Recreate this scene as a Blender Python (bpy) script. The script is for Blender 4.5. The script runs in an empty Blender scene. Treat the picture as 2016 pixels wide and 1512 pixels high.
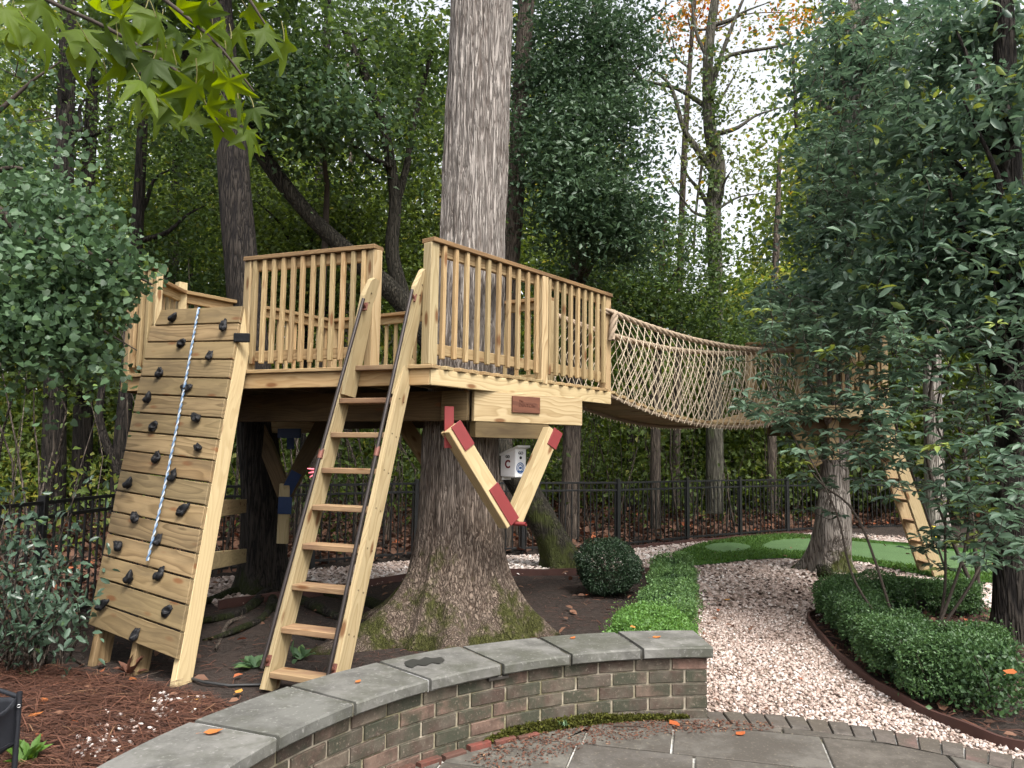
import bpy, math, random
import numpy as np
from mathutils import Vector, Matrix

random.seed(7)
RNG = np.random.default_rng(7)
scene = bpy.context.scene
COL = scene.collection

# ------------------------------------------------------------------ camera, sky, sun, exposure
FPX = 1500.0                       # focal length in pixels of the 2016 px wide photograph
CAM = Vector((0.0, 0.0, 1.55))
PITCH = math.atan((890 - 756) / FPX)
ROLL = 0.014
_F = Vector((0, math.cos(PITCH), math.sin(PITCH)))
_R0 = Vector((1, 0, 0))
_U0 = _R0.cross(_F)
_R = (_R0 * math.cos(ROLL) + _U0 * math.sin(ROLL)).normalized()
_U = _R.cross(_F).normalized()
cam_data = bpy.data.cameras.new('camera')
cam_data.sensor_width = 36.0
cam_data.lens = 36.0 * FPX / 2016.0
cam_data.clip_start = 0.05
cam_data.clip_end = 500.0
cam = bpy.data.objects.new('camera', cam_data)
COL.objects.link(cam)
cam.matrix_world = Matrix(((_R.x, _U.x, -_F.x, CAM.x), (_R.y, _U.y, -_F.y, CAM.y), (_R.z, _U.z, -_F.z, CAM.z), (0, 0, 0, 1)))
scene.camera = cam

SUN_EL, SUN_AZ = math.radians(56), math.radians(152)     # azimuth clockwise from +Y (view direction): behind, to the right
world = bpy.data.worlds.new('World')
scene.world = world
world.use_nodes = True
wn, wl = world.node_tree.nodes, world.node_tree.links
wn.clear()
w_out = wn.new('ShaderNodeOutputWorld'); w_bg = wn.new('ShaderNodeBackground'); w_sky = wn.new('ShaderNodeTexSky')
w_hs = wn.new('ShaderNodeHueSaturation')
w_sky.sky_type = 'NISHITA'; w_sky.sun_disc = False
w_sky.sun_elevation = SUN_EL; w_sky.sun_rotation = SUN_AZ
w_sky.dust_density = 6.0; w_sky.air_density = 1.2
w_hs.inputs['Saturation'].default_value = 0.22           # an even white overcast
wl.new(w_sky.outputs[0], w_hs.inputs['Color']); wl.new(w_hs.outputs[0], w_bg.inputs[0])
w_bg.inputs[1].default_value = 0.15
wl.new(w_bg.outputs[0], w_out.inputs[0])

sun_data = bpy.data.lights.new('sun', 'SUN')
sun_data.energy = 1.25; sun_data.angle = math.radians(14); sun_data.color = (1.0, 0.95, 0.87)
sun = bpy.data.objects.new('sun', sun_data)
COL.objects.link(sun)
_sd = Vector((math.sin(SUN_AZ) * math.cos(SUN_EL), math.cos(SUN_AZ) * math.cos(SUN_EL), math.sin(SUN_EL)))
sun.rotation_euler = (-_sd).to_track_quat('-Z', 'Y').to_euler()

scene.view_settings.view_transform = 'Standard'
scene.view_settings.look = 'None'
scene.view_settings.exposure = 1.45
scene.view_settings.gamma = 1.0
scene.view_settings.use_curve_mapping = False
scene.render.engine = 'CYCLES'
cy = scene.cycles
cy.max_bounces = 5; cy.diffuse_bounces = 3; cy.glossy_bounces = 2; cy.transmission_bounces = 4; cy.transparent_max_bounces = 6
cy.use_denoising = True; cy.use_adaptive_sampling = True; cy.adaptive_threshold = .02
cy.caustics_reflective = False; cy.caustics_refractive = False

# ------------------------------------------------------------------ helpers
def ray(px, py):
    return _F + _R * ((px - 1008) / FPX) - _U * ((py - 756) / FPX)
def P(px, py, depth):              # a place seen in the photograph, depth metres in front of the camera
    d = ray(px, py)
    return CAM + d * (depth / d.y)
def G(px, py, z=0.0):              # a place on a level surface
    d = ray(px, py)
    return CAM + d * ((z - CAM.z) / d.z)
def V(*a): return Vector(a)

WM = {}
def place(o, parent=None, M=None):
    M = M if M is not None else Matrix.Identity(4)
    COL.objects.link(o)
    if parent is not None:
        o.parent = parent
        o.matrix_basis = WM[parent.name].inverted() @ M
    else:
        o.matrix_basis = M
    WM[o.name] = M
    return o
def tag(o, label=None, cat=None, group=None, kind=None):
    if label: o['label'] = label
    if cat: o['category'] = cat
    if group: o['group'] = group
    if kind: o['kind'] = kind
    return o
def thing(name, label, cat, loc=(0, 0, 0), group=None):
    o = bpy.data.objects.new(name, None)
    o.empty_display_size = 0.1
    place(o, None, Matrix.Translation(Vector(loc)))
    return tag(o, label, cat, group)
def mesh_np(name, v, f, mat, smooth=False, tint=None):
    """v (n,3) array, f (m,k) array of k-gons, or list of faces"""
    me = bpy.data.meshes.new(name)
    if isinstance(f, np.ndarray):
        n, (m, k) = len(v), f.shape
        me.vertices.add(n); me.loops.add(m * k); me.polygons.add(m)
        me.vertices.foreach_set('co', np.ascontiguousarray(v, dtype=np.float32).ravel())
        me.loops.foreach_set('vertex_index', np.ascontiguousarray(f, dtype=np.int32).ravel())
        me.polygons.foreach_set('loop_start', np.arange(0, m * k, k, dtype=np.int32))
        me.update(calc_edges=True)
    else:
        me.from_pydata([tuple(x) for x in v], [], [tuple(x) for x in f])
        me.update()
    if smooth:
        me.polygons.foreach_set('use_smooth', np.ones(len(me.polygons), dtype=bool))
    if tint is not None:
        a = me.attributes.new('tint', 'FLOAT', 'POINT')
        a.data.foreach_set('value', np.ascontiguousarray(tint, dtype=np.float32))
    for m_ in (mat if isinstance(mat, (list, tuple)) else [mat]):
        if m_ is not None: me.materials.append(m_)
    return me
def obj(name, me, parent=None, M=None):
    return place(bpy.data.objects.new(name, me), parent, M)

_boxes = {}
def box_mesh(L, W, T, mat, ch=0.004):
    key = (round(L, 3), round(W, 3), round(T, 3), mat.name, ch)
    if key in _boxes: return _boxes[key]
    hx, hy, hz = L / 2, W / 2, T / 2
    c = min(ch, hx * .4, hy * .4, hz * .4)
    vs, idx = [], {}
    for sx in (-1, 1):
        for sy in (-1, 1):
            for sz in (-1, 1):
                idx[sx, sy, sz, 0] = len(vs); vs.append((sx * hx, sy * (hy - c), sz * (hz - c)))
                idx[sx, sy, sz, 1] = len(vs); vs.append((sx * (hx - c), sy * hy, sz * (hz - c)))
                idx[sx, sy, sz, 2] = len(vs); vs.append((sx * (hx - c), sy * (hy - c), sz * hz))
    fs = []
    for s in (-1, 1):
        fs.append([idx[s, -1, -1, 0], idx[s, 1, -1, 0], idx[s, 1, 1, 0], idx[s, -1, 1, 0]][::s])
        fs.append([idx[-1, s, -1, 1], idx[-1, s, 1, 1], idx[1, s, 1, 1], idx[1, s, -1, 1]][::s])
        fs.append([idx[-1, -1, s, 2], idx[1, -1, s, 2], idx[1, 1, s, 2], idx[-1, 1, s, 2]][::s])
    for a in (-1, 1):
        for b in (-1, 1):
            q = [idx[a, b, -1, 0], idx[a, b, 1, 0], idx[a, b, 1, 1], idx[a, b, -1, 1]]; fs.append(q[::-a * b])
            q = [idx[a, -1, b, 0], idx[a, 1, b, 0], idx[a, 1, b, 2], idx[a, -1, b, 2]]; fs.append(q[::a * b])
            q = [idx[-1, a, b, 1], idx[1, a, b, 1], idx[1, a, b, 2], idx[-1, a, b, 2]]; fs.append(q[::-a * b])
    for sx in (-1, 1):
        for sy in (-1, 1):
            for sz in (-1, 1):
                t = [idx[sx, sy, sz, 0], idx[sx, sy, sz, 1], idx[sx, sy, sz, 2]]
                fs.append(t[::sx * sy * sz])
    me = mesh_np('board', vs, fs, mat)
    _boxes[key] = me
    return me
def frame(a, b, side):
    x = (b - a).normalized()
    y = (side - x * side.dot(x)).normalized()
    z = x.cross(y)
    m = (a + b) / 2
    return Matrix(((x.x, y.x, z.x, m.x), (x.y, y.y, z.y, m.y), (x.z, y.z, z.z, m.z), (0, 0, 0, 1)))
UP = V(0, 0, 1)
def board(name, a, b, W, T, mat, parent=None, side=UP, ch=0.004):
    """a timber from a to b; W measured along side, T across it"""
    a, b = Vector(a), Vector(b)
    return obj(name, box_mesh((b - a).length, W, T, mat, ch), parent, frame(a, b, Vector(side)))

def spline(pts, n):
    p = np.array([list(x) for x in pts], dtype=float)
    if len(p) == 2:
        t = np.linspace(0, 1, n)[:, None]
        return p[0] * (1 - t) + p[1] * t
    q = np.vstack([2 * p[0] - p[1], p, 2 * p[-1] - p[-2]])
    seg = len(p) - 1
    out = []
    for s in np.linspace(0, seg - 1e-6, n):
        i = int(s); t = s - i
        a, b, c, d = q[i], q[i + 1], q[i + 2], q[i + 3]
        out.append(0.5 * ((2 * b) + (-a + c) * t + (2 * a - 5 * b + 4 * c - d) * t * t + (-a + 3 * b - 3 * c + d) * t ** 3))
    return np.array(out)
def tube_arrays(pts, rad, ns=8):
    pts = np.asarray(pts, float); n = len(pts)
    rad = np.broadcast_to(np.asarray(rad, float), (n,))
    t = np.gradient(pts, axis=0); t /= np.linalg.norm(t, axis=1)[:, None] + 1e-9
    u = np.zeros_like(t)
    ref = np.array([0, 0, 1.0]) if abs(t[0][2]) < .8 else np.array([1.0, 0, 0])
    prev = np.cross(t[0], ref); prev /= np.linalg.norm(prev)
    for i in range(n):
        prev = prev - t[i] * prev.dot(t[i]); prev /= np.linalg.norm(prev) + 1e-9
        u[i] = prev
    w = np.cross(t, u)
    a = np.linspace(0, 2 * np.pi, ns, endpoint=False)
    v = pts[:, None] + rad[:, None, None] * (u[:, None] * np.cos(a)[None, :, None] + w[:, None] * np.sin(a)[None, :, None])
    i, j = np.meshgrid(np.arange(n - 1), np.arange(ns), indexing='ij')
    j2 = (j + 1) % ns
    f = np.stack([i * ns + j, i * ns + j2, (i + 1) * ns + j2, (i + 1) * ns + j], -1).reshape(-1, 4)
    return v.reshape(-1, 3), f
def join(parts):
    vs, fs, o = [], [], 0
    for v, f in parts:
        vs.append(v); fs.append(f + o); o += len(v)
    return np.vstack(vs), np.vstack(fs)
def tube(name, pts, rad, mat, parent=None, ns=8, smooth=True):
    v, f = tube_arrays(pts, rad, ns)
    return obj(name, mesh_np(name, v, f, mat, smooth), parent)
def rope_arrays(pts, r, pitch=0.09, strands=3, ns=6):
    pts = np.asarray(pts, float)
    t = np.gradient(pts, axis=0); t /= np.linalg.norm(t, axis=1)[:, None] + 1e-9
    s = np.concatenate([[0], np.cumsum(np.linalg.norm(np.diff(pts, axis=0), axis=1))])
    ref = np.where(np.abs(t[:, 2:3]) < .8, np.array([[0, 0, 1.0]]), np.array([[1.0, 0, 0]]))
    u = np.cross(t, ref); u /= np.linalg.norm(u, axis=1)[:, None] + 1e-9
    w = np.cross(t, u)
    out = []
    for k in range(strands):
        a = 2 * np.pi * (s / pitch / strands + k / strands) * 1.0
        c = pts + r * .5 * (u * np.cos(a)[:, None] + w * np.sin(a)[:, None])
        out.append(tube_arrays(c, r * .56, ns))
    return out

def snoise(p, seed=0, octaves=3, freq=1.0):
    """cheap smooth value noise from summed sines, p (n,3)"""
    r = np.random.default_rng(seed)
    out = np.zeros(len(p)); amp = 1.0
    for o in range(octaves):
        for k in range(4):
            d = r.normal(size=3); d /= np.linalg.norm(d)
            out += amp * .5 * np.sin(p @ d * freq * (1 + .4 * r.random()) * 2 ** o + r.random() * 6.28)
        amp *= .5
    return out

# ------------------------------------------------------------------ materials
def newmat(name):
    m = bpy.data.materials.new(name); m.use_nodes = True
    nt = m.node_tree; nt.nodes.clear()
    out = nt.nodes.new('ShaderNodeOutputMaterial'); b = nt.nodes.new('ShaderNodeBsdfPrincipled')
    nt.links.new(b.outputs[0], out.inputs[0])
    return m, nt, b, out
def N(nt, t, **kw):
    n = nt.nodes.new(t)
    for k, v in kw.items():
        if k.startswith('i_'):
            n.inputs[k[2:].replace('_', ' ')].default_value = v
        elif k.startswith('n_'):
            n.inputs[int(k[2:])].default_value = v
        else: setattr(n, k, v)
    return n
def ramp(nt, stops, fac=None, interp='LINEAR'):
    r = nt.nodes.new('ShaderNodeValToRGB'); e = r.color_ramp.elements
    r.color_ramp.interpolation = interp
    while len(e) < len(stops): e.new(.5)
    for x, (pos, c) in zip(e, stops):
        x.position = pos; x.color = (*c, 1) if len(c) == 3 else c
    if fac is not None: nt.links.new(fac, r.inputs[0])
    return r
def mix(nt, a, b, fac, mode='MIX'):
    n = nt.nodes.new('ShaderNodeMix'); n.data_type = 'RGBA'; n.blend_type = mode
    for s, x in ((0, fac), (6, a), (7, b)):
        if isinstance(x, (int, float)): n.inputs[s].default_value = x
        elif isinstance(x, tuple): n.inputs[s].default_value = (*x, 1)
        else: nt.links.new(x, n.inputs[s])
    return n.outputs[2]
def math_(nt, op, a, b=None):
    n = nt.nodes.new('ShaderNodeMath'); n.operation = op
    for s, x in ((0, a), (1, b)):
        if x is None: continue
        if isinstance(x, (int, float)): n.inputs[s].default_value = x
        else: nt.links.new(x, n.inputs[s])
    return n.outputs[0]
def bump(nt, b, h, strength=.4, dist=.01):
    n = N(nt, 'ShaderNodeBump'); n.inputs['Strength'].default_value = strength; n.inputs['Distance'].default_value = dist
    nt.links.new(h, n.inputs['Height']); nt.links.new(n.outputs[0], b.inputs['Normal'])
def coords(nt, scale=(1, 1, 1), rnd=True):
    tc = N(nt, 'ShaderNodeTexCoord')
    vec = tc.outputs['Object']
    if rnd:
        oi = N(nt, 'ShaderNodeObjectInfo')
        cx = N(nt, 'ShaderNodeCombineXYZ')
        nt.links.new(math_(nt, 'MULTIPLY', oi.outputs['Random'], 31.7), cx.inputs[0])
        nt.links.new(math_(nt, 'MULTIPLY', math_(nt, 'SUBTRACT', math_(nt, 'FRACT', math_(nt, 'MULTIPLY', oi.outputs['Random'], 17.3)), .5), .16), cx.inputs[1])
        nt.links.new(math_(nt, 'MULTIPLY', math_(nt, 'ADD', math_(nt, 'FRACT', math_(nt, 'MULTIPLY', oi.outputs['Random'], 91.7)), .3), .12), cx.inputs[2])
        ad = N(nt, 'ShaderNodeVectorMath'); ad.operation = 'ADD'
        nt.links.new(vec, ad.inputs[0]); nt.links.new(cx.outputs[0], ad.inputs[1]); vec = ad.outputs[0]
    mp = N(nt, 'ShaderNodeMapping'); mp.inputs['Scale'].default_value = scale
    nt.links.new(vec, mp.inputs[0])
    return mp.outputs[0]
def noise(nt, vec, scale=5.0, detail=4.0, rough=.55):
    n = N(nt, 'ShaderNodeTexNoise'); n.inputs['Scale'].default_value = scale; n.inputs['Detail'].default_value = detail; n.inputs['Roughness'].default_value = rough
    if vec is not None: nt.links.new(vec, n.inputs['Vector'])
    return n
def rnd_out(nt, mul=1.0):
    oi = N(nt, 'ShaderNodeObjectInfo')
    return math_(nt, 'FRACT', math_(nt, 'MULTIPLY', oi.outputs['Random'], mul))

def wood(name, light, dark, warm, green, knot=(.13, .055, .02), dirt=None, rings=13.0):
    m, nt, b, out = newmat(name)
    v = coords(nt, (1, 1, 1))
    dn = noise(nt, coords(nt, (.55, 2.2, 2.2)), 2.0, 2.0)
    sub = N(nt, 'ShaderNodeVectorMath'); sub.operation = 'SUBTRACT'; nt.links.new(dn.outputs['Color'], sub.inputs[0]); sub.inputs[1].default_value = (.5, .5, .5)
    sc = N(nt, 'ShaderNodeVectorMath'); sc.operation = 'SCALE'; nt.links.new(sub.outputs[0], sc.inputs[0]); sc.inputs['Scale'].default_value = .22
    ad = N(nt, 'ShaderNodeVectorMath'); ad.operation = 'ADD'; nt.links.new(v, ad.inputs[0]); nt.links.new(sc.outputs[0], ad.inputs[1])
    w = N(nt, 'ShaderNodeTexWave'); w.wave_type = 'RINGS'; w.rings_direction = 'X'; w.wave_profile = 'SAW'
    w.inputs['Scale'].default_value = rings; w.inputs['Distortion'].default_value = .6; w.inputs['Detail'].default_value = 1.0; w.inputs['Detail Scale'].default_value = .5
    nt.links.new(ad.outputs[0], w.inputs['Vector'])
    g = ramp(nt, [(.0, light), (.5, tuple(l * .6 + d * .4 for l, d in zip(light, dark))), (.88, tuple(d * .85 for d in dark)), (1, light)], w.outputs[0])
    tone = mix(nt, g.outputs[0], warm, math_(nt, 'MULTIPLY', rnd_out(nt, 13.1), .55))
    tone = mix(nt, tone, green, math_(nt, 'MULTIPLY', rnd_out(nt, 57.9), .5))
    fine = noise(nt, coords(nt, (3, 110, 110)), 1.0, 3.0)
    tone = mix(nt, tone, tuple(d * .75 for d in dark), ramp(nt, [(.52, (0, 0, 0)), (.8, (.55, .55, .55))], fine.outputs[0]).outputs[0])
    vo = N(nt, 'ShaderNodeTexVoronoi'); vo.inputs['Scale'].default_value = 1.0; vo.inputs['Randomness'].default_value = 1.0
    nt.links.new(coords(nt, (2.6, 8, 8)), vo.inputs['Vector'])
    tone = mix(nt, tone, knot, ramp(nt, [(.10, (.9, .9, .9)), (.19, (0, 0, 0))], vo.outputs['Distance']).outputs[0])
    if dirt:
        dd = noise(nt, coords(nt, (1.2, 5, 5)), 2.2, 5.0)
        tone = mix(nt, tone, dirt, ramp(nt, [(.46, (0, 0, 0)), (.72, (.75, .75, .75))], dd.outputs[0]).outputs[0])
    val = N(nt, 'ShaderNodeHueSaturation'); nt.links.new(tone, val.inputs['Color'])
    nt.links.new(math_(nt, 'ADD', math_(nt, 'MULTIPLY', rnd_out(nt, 29.3), .34), .82), val.inputs['Value'])
    nt.links.new(val.outputs[0], b.inputs['Base Color'])
    b.inputs['Roughness'].default_value = .72; b.inputs['Specular IOR Level'].default_value = .25
    bump(nt, b, fine.outputs[0], .25, .002)
    return m
M_PINE = wood('fresh_pine', (0.420, 0.323, 0.189), (0.277, 0.181, 0.084), (0.386, 0.260, 0.139), (0.336, 0.298, 0.168))
M_RAIL = wood('rail_pine', (0.344, 0.248, 0.134), (0.227, 0.139, 0.063), (0.311, 0.189, 0.088), (0.294, 0.252, 0.134))
M_CAP = wood('cap_pine', (0.252, 0.160, 0.080), (0.168, 0.097, 0.042), (0.227, 0.126, 0.055), (0.210, 0.160, 0.080), dirt=(0.109, 0.063, 0.034))
M_AGED = wood('aged_pine', (.225, .158, .084), (.105, .066, .031), (.20, .125, .056), (.175, .142, .072), dirt=(.10, .072, .038), rings=9.0)
M_TREAD = wood('tread_pine', (0.286, 0.189, 0.105), (0.185, 0.109, 0.055), (0.277, 0.155, 0.084), (0.235, 0.181, 0.101), dirt=(0.118, 0.063, 0.042))
M_BEAM_SHADE = wood('shaded_beam_pine', (0.111, 0.076, 0.038), (0.071, 0.043, 0.019), (0.096, 0.058, 0.026), (0.091, 0.071, 0.033), dirt=(0.043, 0.028, 0.014))  # same pine, with the shade under the deck darkened into its colour
M_CEDAR = wood('stained_plaque', (.135, .052, .03), (.075, .026, .015), (.12, .04, .025), (.10, .05, .03))

def plain(name, col, rough=.6, spec=.4, metal=0.0, var=.25, scale=12.0, bumpy=0.0):
    m, nt, b, out = newmat(name)
    n = noise(nt, coords(nt), scale, 4.0)
    c = mix(nt, tuple(x * (1 - var) for x in col), tuple(min(1, x * (1 + var)) for x in col), n.outputs[0])
    nt.links.new(c, b.inputs['Base Color'])
    b.inputs['Roughness'].default_value = rough; b.inputs['Specular IOR Level'].default_value = spec; b.inputs['Metallic'].default_value = metal
    if bumpy: bump(nt, b, n.outputs[0], bumpy, .01)
    return m
M_FENCE = plain('black_fence_paint', (.006, .0065, .007), .42, .5)
M_RED = plain('red_paint', (.165, .024, .024), .5, .4, var=.15)
M_BLUE = plain('navy_paint', (.012, .03, .09), .5, .4, var=.2)
M_PIPE = plain('dark_steel_pipe', (.035, .028, .026), .38, .5, .6, .4)
M_RUST = plain('rusty_fitting', (.13, .05, .035), .6, .4, .3, .4)
M_HOLD = plain('black_resin_hold', (.006, .006, .007), .55, .22, 0, .3, 30, .4)
M_ROPE = plain('hemp_rope', (.28, .215, .155), .9, .1, 0, .3, 40)
M_NET = plain('net_cord', (.46, .385, .285), .9, .1, 0, .2, 30)
M_WROPE = plain('white_rope', (.30, .33, .36), .8, .2, 0, .1, 40)
M_BROPE = plain('blue_rope', (.09, .15, .24), .8, .2, 0, .2, 40)
M_WHITE = plain('white_paint', (.80, .80, .81), .45, .4, 0, .04)
M_INK = plain('black_ink', (.02, .018, .02), .6, .3, 0, .1)
M_MAROON = plain('maroon_ink', (.16, .02, .025), .6, .3, 0, .1)
M_SEAL = plain('seal_blue', (.03, .09, .24), .6, .3, 0, .1)
M_EDGE = plain('brown_edging', (.055, .025, .02), .6, .3, 0, .3, 8)
M_NYLON = plain('black_nylon', (.012, .013, .017), .55, .4, 0, .3, 14)
M_YELLOW = plain('yellow_plastic', (.75, .55, .02), .5, .4, 0, .1)
M_PINK = plain('pink_tape', (.75, .14, .18), .6, .3, 0, .15)
M_HOSE = plain('black_hose', (.02, .02, .02), .5, .4)
M_SCREW = plain('dark_screw', (.03, .02, .015), .6, .3)
M_STEELHEAD = plain('bolt_steel', (.12, .11, .10), .4, .5, .8)

def bark(name, ridge, groove, moss=None, moss_top=.9, freq=16.0, vert=1.4, lichen=None, foot=None):
    m, nt, b, out = newmat(name)
    vec = coords(nt, (1, 1, 1), rnd=False)
    def mp(s):
        q = N(nt, 'ShaderNodeMapping'); q.inputs['Scale'].default_value = s; nt.links.new(vec, q.inputs[0]); return q.outputs[0]
    n1 = noise(nt, mp((freq, freq, vert)), 1.0, 5.0, .62)
    n2 = noise(nt, mp((freq * 3.2, freq * 3.2, vert * 5)), 1.0, 3.0)
    h = math_(nt, 'ADD', math_(nt, 'MULTIPLY', n1.outputs[0], .75), math_(nt, 'MULTIPLY', n2.outputs[0], .25))
    n3 = noise(nt, mp((freq * .62, freq * .62, vert * .55)), 1.0, 2.0, .5); n4 = noise(nt, mp((freq * 1.5, freq * 1.5, vert * 1.5)), 1.0, 2.0, .5)
    f1 = math_(nt, 'MULTIPLY', math_(nt, 'ABSOLUTE', math_(nt, 'SUBTRACT', n3.outputs[0], .5)), 9.0)
    f2 = math_(nt, 'MULTIPLY', math_(nt, 'ABSOLUTE', math_(nt, 'SUBTRACT', n4.outputs[0], .52)), 8.0)
    fur = math_(nt, 'MINIMUM', math_(nt, 'MINIMUM', f1, f2), 1.0)
    h = math_(nt, 'ADD', math_(nt, 'MULTIPLY', fur, .7), math_(nt, 'MULTIPLY', h, .5))
    c = ramp(nt, [(.28, groove), (.50, tuple(r * .72 + g * .28 for r, g in zip(ridge, groove))), (.95, ridge)], h).outputs[0]
    big = noise(nt, mp((2.2, 2.2, .9)), 1.0, 3.0)
    c = mix(nt, c, tuple(x * .68 for x in ridge), ramp(nt, [(.46, (0, 0, 0)), (.75, (.4, .4, .4))], big.outputs[0]).outputs[0])
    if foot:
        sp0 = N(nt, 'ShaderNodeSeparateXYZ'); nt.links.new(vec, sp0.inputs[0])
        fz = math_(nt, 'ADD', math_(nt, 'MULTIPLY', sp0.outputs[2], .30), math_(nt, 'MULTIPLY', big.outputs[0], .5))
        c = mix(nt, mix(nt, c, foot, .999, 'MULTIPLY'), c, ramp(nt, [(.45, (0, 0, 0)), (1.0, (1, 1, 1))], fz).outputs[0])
    if lichen:
        ln = noise(nt, mp((3.0, 3.0, 2.0)), 2.0, 5.0)
        c = mix(nt, c, lichen, ramp(nt, [(.55, (0, 0, 0)), (.7, (.7, .7, .7))], ln.outputs[0]).outputs[0])
    if moss:
        sp = N(nt, 'ShaderNodeSeparateXYZ'); nt.links.new(vec, sp.inputs[0])
        mn = noise(nt, mp((2.6, 2.6, 2.6)), 1.0, 6.0, .7)
        t = math_(nt, 'SUBTRACT', mn.outputs[0], math_(nt, 'MULTIPLY', sp.outputs[2], .32 / moss_top))
        mc = mix(nt, moss, tuple(x * .45 for x in moss), n2.outputs[0])
        c = mix(nt, c, mc, ramp(nt, [(.405, (0, 0, 0)), (.50, (.92, .92, .92))], t).outputs[0])
    nt.links.new(c, b.inputs['Base Color'])
    b.inputs['Roughness'].default_value = .9; b.inputs['Specular IOR Level'].default_value = .15
    bump(nt, b, h, 1.0, .03)
    return m
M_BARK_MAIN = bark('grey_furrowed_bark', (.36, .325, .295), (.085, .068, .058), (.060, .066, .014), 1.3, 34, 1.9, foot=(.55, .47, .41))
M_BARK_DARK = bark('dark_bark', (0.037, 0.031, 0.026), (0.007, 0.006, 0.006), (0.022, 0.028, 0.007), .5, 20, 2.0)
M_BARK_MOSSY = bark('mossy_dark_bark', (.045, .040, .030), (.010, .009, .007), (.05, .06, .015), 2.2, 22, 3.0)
M_BARK_MID = bark('brown_bark', (.13, .105, .085), (.030, .024, .020), None, 1, 18, 2.0)
M_BARK_PALE = bark('pale_bark', (.30, .27, .24), (.06, .05, .042), (.075, .09, .02), .6, 19, 1.7)
M_BARK_LICH = bark('lichened_bark', (0.099, 0.093, 0.074), (0.031, 0.028, 0.022), None, 1, 14, 2.2, lichen=(0.062, 0.081, 0.031))
M_TWIG = plain('twig', (.045, .035, .028), .85, .2, 0, .35, 9)

def leaf(name, dark, light, alt=None, rough=.42, trans=.34, spec=.5):
    m, nt, b, out = newmat(name)
    at = N(nt, 'ShaderNodeAttribute'); at.attribute_name = 'tint'
    st = [(0, dark), (.8, light)]
    if alt: st += [(.93, light), (1.0, alt)]
    r = ramp(nt, st, at.outputs['Fac'])
    nt.links.new(r.outputs[0], b.inputs['Base Color'])
    b.inputs['Roughness'].default_value = rough + .08; b.inputs['Specular IOR Level'].default_value = spec * .75
    tr = N(nt, 'ShaderNodeBsdfTranslucent')
    hs = N(nt, 'ShaderNodeHueSaturation'); hs.inputs['Hue'].default_value = .475; hs.inputs['Saturation'].default_value = 1.15; hs.inputs['Value'].default_value = 1.5
    nt.links.new(r.outputs[0], hs.inputs['Color']); nt.links.new(hs.outputs[0], tr.inputs['Color'])
    mx = N(nt, 'ShaderNodeMixShader'); mx.inputs[0].default_value = trans
    nt.links.new(b.outputs[0], mx.inputs[1]); nt.links.new(tr.outputs[0], mx.inputs[2]); nt.links.new(mx.outputs[0], out.inputs[0])
    return m
L_WOOD = leaf('woodland_leaf', (.030, .050, .014), (.120, .180, .040), (.24, .25, .06), .5, .52)
L_MID = leaf('hardwood_leaf', (.028, .054, .020), (.082, .138, .038), (.14, .17, .03), .46, .42)
L_EVER = leaf('evergreen_leaf', (.026, .052, .028), (.066, .116, .058), None, .38, .25)
L_BIG = leaf('magnolia_leaf', (.046, .080, .056), (.105, .165, .105), (.19, .24, .06), .38, .28)
L_HEART = leaf('heart_leaf', (.026, .054, .026), (.080, .142, .066), (.13, .20, .05), .42, .32)
L_STAR = leaf('star_leaf', (.036, .066, .006), (.095, .150, .010), (.15, .19, .015), .5, .55, .35)
L_BOX = leaf('boxwood_leaf', (0.025, 0.056, 0.022), (0.075, 0.144, 0.048), (0.112, 0.200, 0.062), .38, .28)
L_BOX_SUNLIT = leaf('sunlit_boxwood_leaf', (.05, .11, .025), (.13, .26, .06), None, .4, .35)  # box leaf in a brighter colour, painting in a patch of sun
L_DKBOX = leaf('dark_boxwood_leaf', (.012, .026, .014), (.032, .062, .028), None, .4, .25)
L_CAM = leaf('camellia_leaf', (.024, .045, .028), (.075, .125, .082), (.13, .22, .05), .22, .2, .6)
L_THIN = leaf('thin_canopy_leaf', (.05, .07, .025), (.12, .15, .05), (.25, .20, .04), .5, .5)
L_YELLOW = leaf('autumn_leaf', (.24, .11, .02), (.42, .26, .04), (.5, .12, .03), .55, .4)
L_LITTER = leaf('litter_leaf', (.055, .028, .018), (.15, .075, .045), (.30, .09, .035), .7, .1)
L_STRAW = leaf('pine_straw', (0.040, 0.016, 0.010), (0.115, 0.047, 0.027), (0.194, 0.108, 0.058), .7, .05)
L_FALL = leaf('fallen_leaf', (.30, .07, .02), (.42, .17, .04), (.55, .35, .05), .6, .15)
L_GRASS = leaf('grass_blade', (.035, .085, .015), (.09, .18, .03), None, .5, .3)

# ------------------------------------------------------------------ leaf clouds
T_RHOMB = (np.array([(0, 0, 0), (.45, .5, .10), (1, 0, -.12), (.45, -.5, .10)]), np.array([(0, 3, 2), (0, 2, 1)]))
T_OVAL = (np.array([(0, 0, 0), (.25, .38, .07), (.65, .42, .06), (1, 0, -.12), (.65, -.42, .06), (.25, -.38, .07), (.5, 0, -.02)]),
          np.array([(0, 6, 1), (1, 6, 2), (2, 6, 3), (3, 6, 4), (4, 6, 5), (5, 6, 0)]))
T_HEART = (np.array([(.06, 0, 0), (-.06, .28, .05), (.2, .52, .06), (.6, .38, .0), (1, 0, -.14), (.6, -.38, .0), (.2, -.52, .06), (-.06, -.28, .05), (.45, 0, -.03)]),
           np.array([(0, 8, 1), (1, 8, 2), (2, 8, 3), (3, 8, 4), (4, 8, 5), (5, 8, 6), (6, 8, 7), (7, 8, 0)]))
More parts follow.
